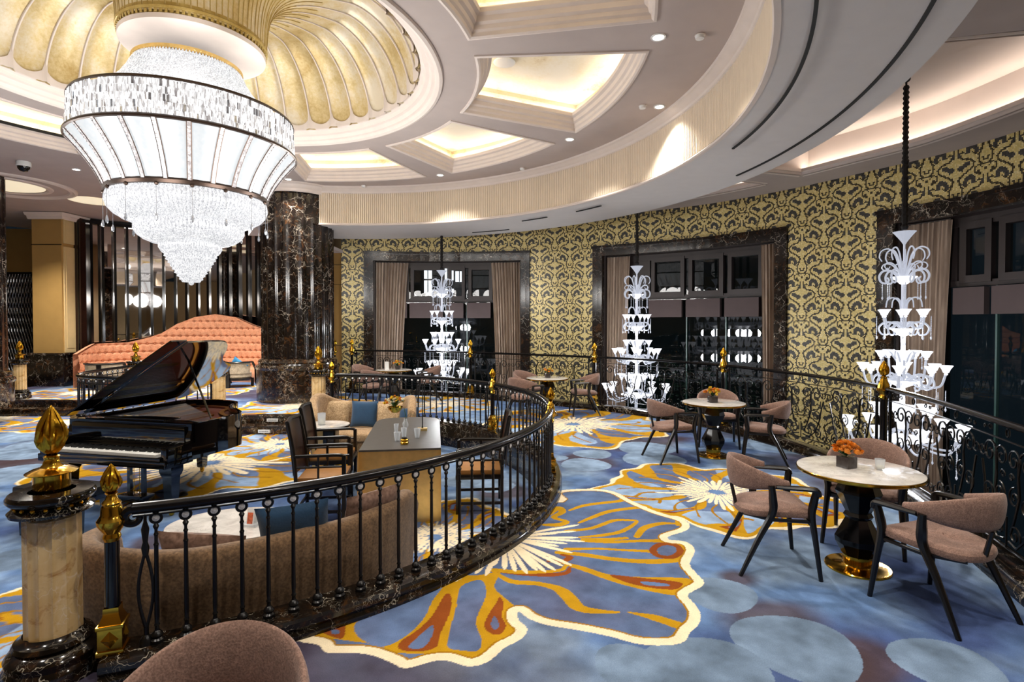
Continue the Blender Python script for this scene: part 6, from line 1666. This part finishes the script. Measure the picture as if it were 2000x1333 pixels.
def make_wood_chair():
    t = root('wooden_armchair', (0, 0, 0), 0, 'x', 'chair', 'dark wooden armchairs at the gold table'); H = 1.08
    m = MB(); m.rbox(-.24, .24, -.24, .25, .43, .485, .02); m.build('seat', 'leather', t)
    m = MB(); m.rbox(-.27, .27, -.27, .27, .385, .435, .008); m.build('seat_frame', 'wood_dark', t)
    for s in (-1, 1):
        m = MB(); m.box(s * .255 - .02, s * .255 + .02, .225, .265, 0, .72); m.build('leg', 'wood_dark', t, smooth=False)
        m = MB(); m.tube(catmull([(s * .255, -.25, 0), (s * .255, -.25, .45), (s * .255, -.27, .75), (s * .25, -.33, H)], 5), .021, 6); m.build('leg', 'wood_dark', t)
        m = MB(); m.tube(catmull([(s * .258, -.27, .72), (s * .262, 0, .725), (s * .262, .2, .725), (s * .258, .245, .70), (s * .255, .245, .64)], 5), .018, 7); m.tube([(s * .257, -.26, .60), (s * .257, .245, .60)], .012, 6); m.tube([(s * .258, -.02, .46), (s * .258, -.02, .72)], .012, 6); m.build('arm', 'wood_dark', t)
    m = MB()
    def bk(u, v):
        x = (-.235 + .47 * u); z = .50 + (H - .50) * v; y = -.255 - .075 * v ** 1.5 - .03 * math.sin(PI * u); return (x, y, z)
    m.grid(bk, 8, 10); m.grid(lambda u, v: (bk(u, v)[0], bk(u, v)[1] - .03, bk(u, v)[2]), 8, 10); m.build('backrest', 'wood_brown', t)
    m = MB(); m.tube([(-.26, -.335, H), (0, -.365, H + .01), (.26, -.335, H)], .022, 7); m.build('top_rail', 'wood_dark', t)
    m = MB(); m.box(-.25, .25, .235, .255, .13, .16); m.box(-.25, .25, -.26, -.24, .13, .16)
    for s in (-1, 1): m.box(s * .255 - .01, s * .255 + .01, -.25, .24, .10, .13)
    m.build('stretcher', 'wood_dark', t, smooth=False); return t
wc = make_wood_chair()
place(wc, (-2.08, 6.05, L0), R(-82), 'dark wooden armchair with tan leather seat, nearer of the two left of the gold table'); place(wc, (-2.30, 6.98, L0), R(-82), 'dark wooden armchair farther back on the left of the gold table')
place(wc, (-.38, 6.35, L0), R(94), 'dark wooden armchair alone on the right of the gold table')

# ------------------------------------------------------------------ tufted salmon sofa and barrel chairs
PS = catmull([(-12.25, 15.35), (-12.25, 16.2), (-11.7, 16.9), (-10.7, 17.45), (-9.6, 17.7), (-8.5, 17.7), (-7.5, 17.4), (-6.6, 16.8)], 12); PSP = Path(PS)
psx = [0, .1, .22, .28, .34, .40, .47, .556, .646, .72, .78, 1]; psz = [.95, 1.22, 1.24, 1.35, 1.5, 1.8, 2.02, 2.12, 2.02, 1.78, 1.65, 1.3]
t = root('tufted_sofa', (0, 0, 0), 0, 'long salmon tufted velvet sofa with a tall wavy back along the mirror wall', 'sofa')
m = MB()
def pf(u, v):
    s = PSP.L * u; h = float(np.interp(u, psx, psz)); z = .36 + (h - .36) * v; du = (s / .20); dz = z / .235
    row = round(dz); off = .5 * (row % 2); eu = (du - off - round(du - off)) * .20; ez = (dz - row) * .235; d = (.055 * math.exp(-(eu * eu + ez * ez * 1.6) / .0022) + .014 * math.exp(-(ez / .016) ** 2) + .010 * math.exp(-(eu / .014) ** 2)) * min(1, (1 - v) * 8)
    x, y = PSP.at(s, (.07 - d + .02 - .05 * (v - .5))); return (x, y, z)
m.grid(pf, 420, 110); P = [PSP.at(PSP.L * i / 120, 0) for i in range(121)]; hh = [float(np.interp(i / 120, psx, psz)) for i in range(121)]
Q = [PSP.at(PSP.L * i / 120, -.10) for i in range(121)]
m.add([(x, y, h + .01) for (x, y), h in zip(P, hh)] + [(x, y, h) for (x, y), h in zip(Q, hh)] + [(x, y, 0) for x, y in Q], [(i, i + 1, 121 + i + 1, 121 + i) for i in range(120)] + [(121 + i, 122 + i, 243 + i, 242 + i) for i in range(120)])
m.build('backrest', 'pink', t, angle=1.2)
m = MB()
for r_ in range(8):
    z = .235 * (r_ + 2); k = 0
    for i in range(int(PSP.L / .20)):
        s = .20 * (i + (.5 if (r_ + 2) % 2 else 0)); u = s / PSP.L
        if u < .99 and z < float(np.interp(u, psx, psz)) - .08: x, y = PSP.at(s, .045); m.ball((x, y, z), .016, 6, 4)
m.build('buttons', 'pink', t)
m = MB(); m.sweep([(x, y, 0) for x, y in P], [(.0, .0), (.72, .0), (.72, .06), (.74, .08), (.74, .34), (.70, .40), (.35, .425), (.0, .42)]); m.build('seat', 'pink', t, angle=.9)
def make_barrel():
    t = root('barrel_chair', (0, 0, 0), 0, 'x', 'chair', 'dark framed barrel chairs before the salmon sofa')
    m = MB(); m.lathe([(.30, .40), (.40, .68), (.42, .70), (.44, .68), (.42, .40)], seg=40, a0=PI * 1.02, a1=PI * 1.98); m.build('backrest', 'cream_fabric', t)
    m = MB(); pts = [(.44 * math.cos(a), .44 * math.sin(a), .72) for a in np.linspace(PI * .95, PI * 2.05, 30)]; m.tube([(-.40, .34, .05)] + [(-.43, .25, .5)] + pts + [(.43, .25, .5), (.40, .34, .05)], .028, 8, True, (1.5, .8)); m.build('frame', 'wood_dark', t)
    m = MB(); m.lathe([(.001, .26), (.36, .26), (.40, .30), (.39, .40), (.33, .43), (.001, .44)], seg=36); m.build('seat', 'cream_fabric', t)
    m = MB(); m.lathe([(.001, .20), (.40, .20), (.41, .26), (.001, .27)], seg=36); m.build('seat_ring', 'wood_dark', t)
    m = MB(); m.box(-.055, .055, -.46, -.40, 0, .72); m.build('leg', 'wood_dark', t, smooth=False)
    for x, y in ((-.36, .2), (.36, .2)): m = MB(); m.box(x - .03, x + .03, y - .03, y + .03, 0, .24); m.build('leg', 'wood_dark', t, smooth=False)
    return t
bc = make_barrel()
place(bc, (-7.95, 15.75, 0), R(-5), 'cream and dark wood barrel chair beside the round column, blue cushion behind it'); place(bc, (-11.35, 15.2, 0), R(20), 'barrel chair near the left end of the salmon sofa, behind a flame finial'); place(bc, (-9.6, 15.9, 0), R(0), 'barrel chair hidden behind the raised piano lid')
cushion(-7.95, 15.60, .44, .44, .42, R(2), R(14), 'blue_light', 'bright blue cushion on the barrel chair beside the round column', roll=R(38)) if 'blue_light' in MAT else None
# ------------------------------------------------------------------ small plaques on the step riser, things outside the glass
for i, (px, py) in enumerate([(526, 823), (526, 833)]):
    x = -.4443 * 10.75; m = MB(); m.box(-.11, .11, -.006, .0, -.03, .03); o = m.build('step_plaque', 'white', smooth=False); o.location = (fp(px, 816, 0)[0], 10.72 - .37 * i, -.075 - .15 * i * .98); tag(o, 'small white plaque on the %s riser of the marble steps below the round column' % ('upper', 'lower')[i], 'plaque')
    l = MB()
    for k in range(8): l.box(-.085 + .022 * k, -.072 + .022 * k, -.0075, -.006, -.008, .008)
    l.build('lettering', 'black', o, smooth=False)
def building(x, y, w, d, h, rz, label, wins, lit=.12, seed=1, mat='copper_stone', z0=-6., lm='lit_window'):
    t = root('night_building', (x, y, z0), rz, label, 'building', 'dark buildings outside the windows'); m = MB(); m.box(-w / 2, w / 2, 0, d, 0, h); m.build('wall', mat, t, smooth=False); rr = random.Random(seed)
    for zi in range(int(h / 1.6)):
        for xi in range(int(w / 1.5)):
            if rr.random() < lit:
                m = MB(); x0 = -w / 2 + .4 + xi * 1.5; m.box(x0, x0 + .8, -.05, 0, .6 + zi * 1.6, 1.4 + zi * 1.6); m.build('window', lm if rr.random() < .8 else 'warm_window', t, smooth=False)
    for (wx, wz, ww, wh) in wins:
        m = MB(); m.box(wx, wx + ww, -.06, 0, wz - z0, wz - z0 + wh); o = m.build('window', 'lit_window', t, smooth=False)
        m = MB(); m.box(wx + ww / 2 - .02, wx + ww / 2 + .02, -.09, -.06, wz - z0, wz - z0 + wh); m.build('mullion', 'black', o, smooth=False)
    return t
def off_y(px, py, Y):
    f = 1067.; return ((px - 1000) / f * Y, 1.84 + (631 - py) / f * Y)
Yb = 26.; a = off_y(829, 545, Yb); b = off_y(829, 573, Yb); c = off_y(863, 548, Yb); d = off_y(890, 551, Yb); c2 = off_y(866, 573, Yb)
building(-4, Yb, 16, 5, 20, 0, 'dark building beyond the leftmost window with a few bright windows', [(a[0] + 4, a[1], .36, .53), (b[0] + 4, b[1], .36, .6), (c[0] + 4, c[1], .56, .6), (d[0] + 4, d[1], .38, .5), (c2[0] + 4, c2[1], .5, .2)], .0, 3)
building(10, 22, 12, 5, 12, R(-35), 'dark building beyond the middle window', [], .0, 5); building(20, 12, 14, 5, 16, R(-75), 'dark building beyond the right-hand window', [], .10, 8)
def shrub(x, y, z, r, label, seed, n=900):
    t = root('garden_shrub', (x, y, z), 0, label, 'shrub', 'dark shrubs outside the windows'); m = MB(); rr = random.Random(seed)
    for k in range(n):
        a, b = rr.uniform(0, 6.28), math.acos(rr.uniform(-1, 1)); q = r * rr.uniform(.5, 1.0); c = Vector((q * math.sin(b) * math.cos(a), q * math.sin(b) * math.sin(a), q * math.cos(b) * 1.3 + r)); M = Matrix.Translation(c) @ Matrix.Rotation(rr.uniform(0, 6), 4, 'Z') @ Matrix.Rotation(rr.uniform(-1.2, 1.2), 4, 'X'); s = rr.uniform(.05, .1)
        m.add([tuple(M @ Vector(v)) for v in [(-s, 0, 0), (0, -s * .4, .01), (s, 0, 0), (0, s * .4, .01)]], [(0, 1, 2, 3)])
    m.build('foliage', 'dark_leaf', t, smooth=False); m = MB(); m.tube([(0, 0, -2.5), (.05, .02, -1), (0, 0, r)], [.08, .06, .03], 7); m.build('trunk', 'wood_brown', t)
    return t
for i, (x, y, z, r, lb) in enumerate([(8.6, 5.6, -1.6, 1.3, 'dark leafy shrub outside the right-hand window, behind the railing'), (8.5, 3.6, -1.5, 1.2, 'dark leafy shrub at the right edge, outside the window'), (8.8, 7.4, -2.0, 1.1, 'dark leafy shrub outside, behind the largest glass chandelier'),
        (5.6, 14.0, -1.3, 1.1, 'dark leafy shrub outside the right part of the middle window'), (4.2, 15.2, -1.6, 1.1, 'dark leafy shrub outside the left part of the middle window')]): shrub(x, y, z, r, lb, i)
point('garden_lamp', (10.2, 5.0, 1.2), 25, (.8, .95, .9), .2); point('garden_lamp', (6.2, 16.2, .8), 20, (.8, .95, .9), .2)
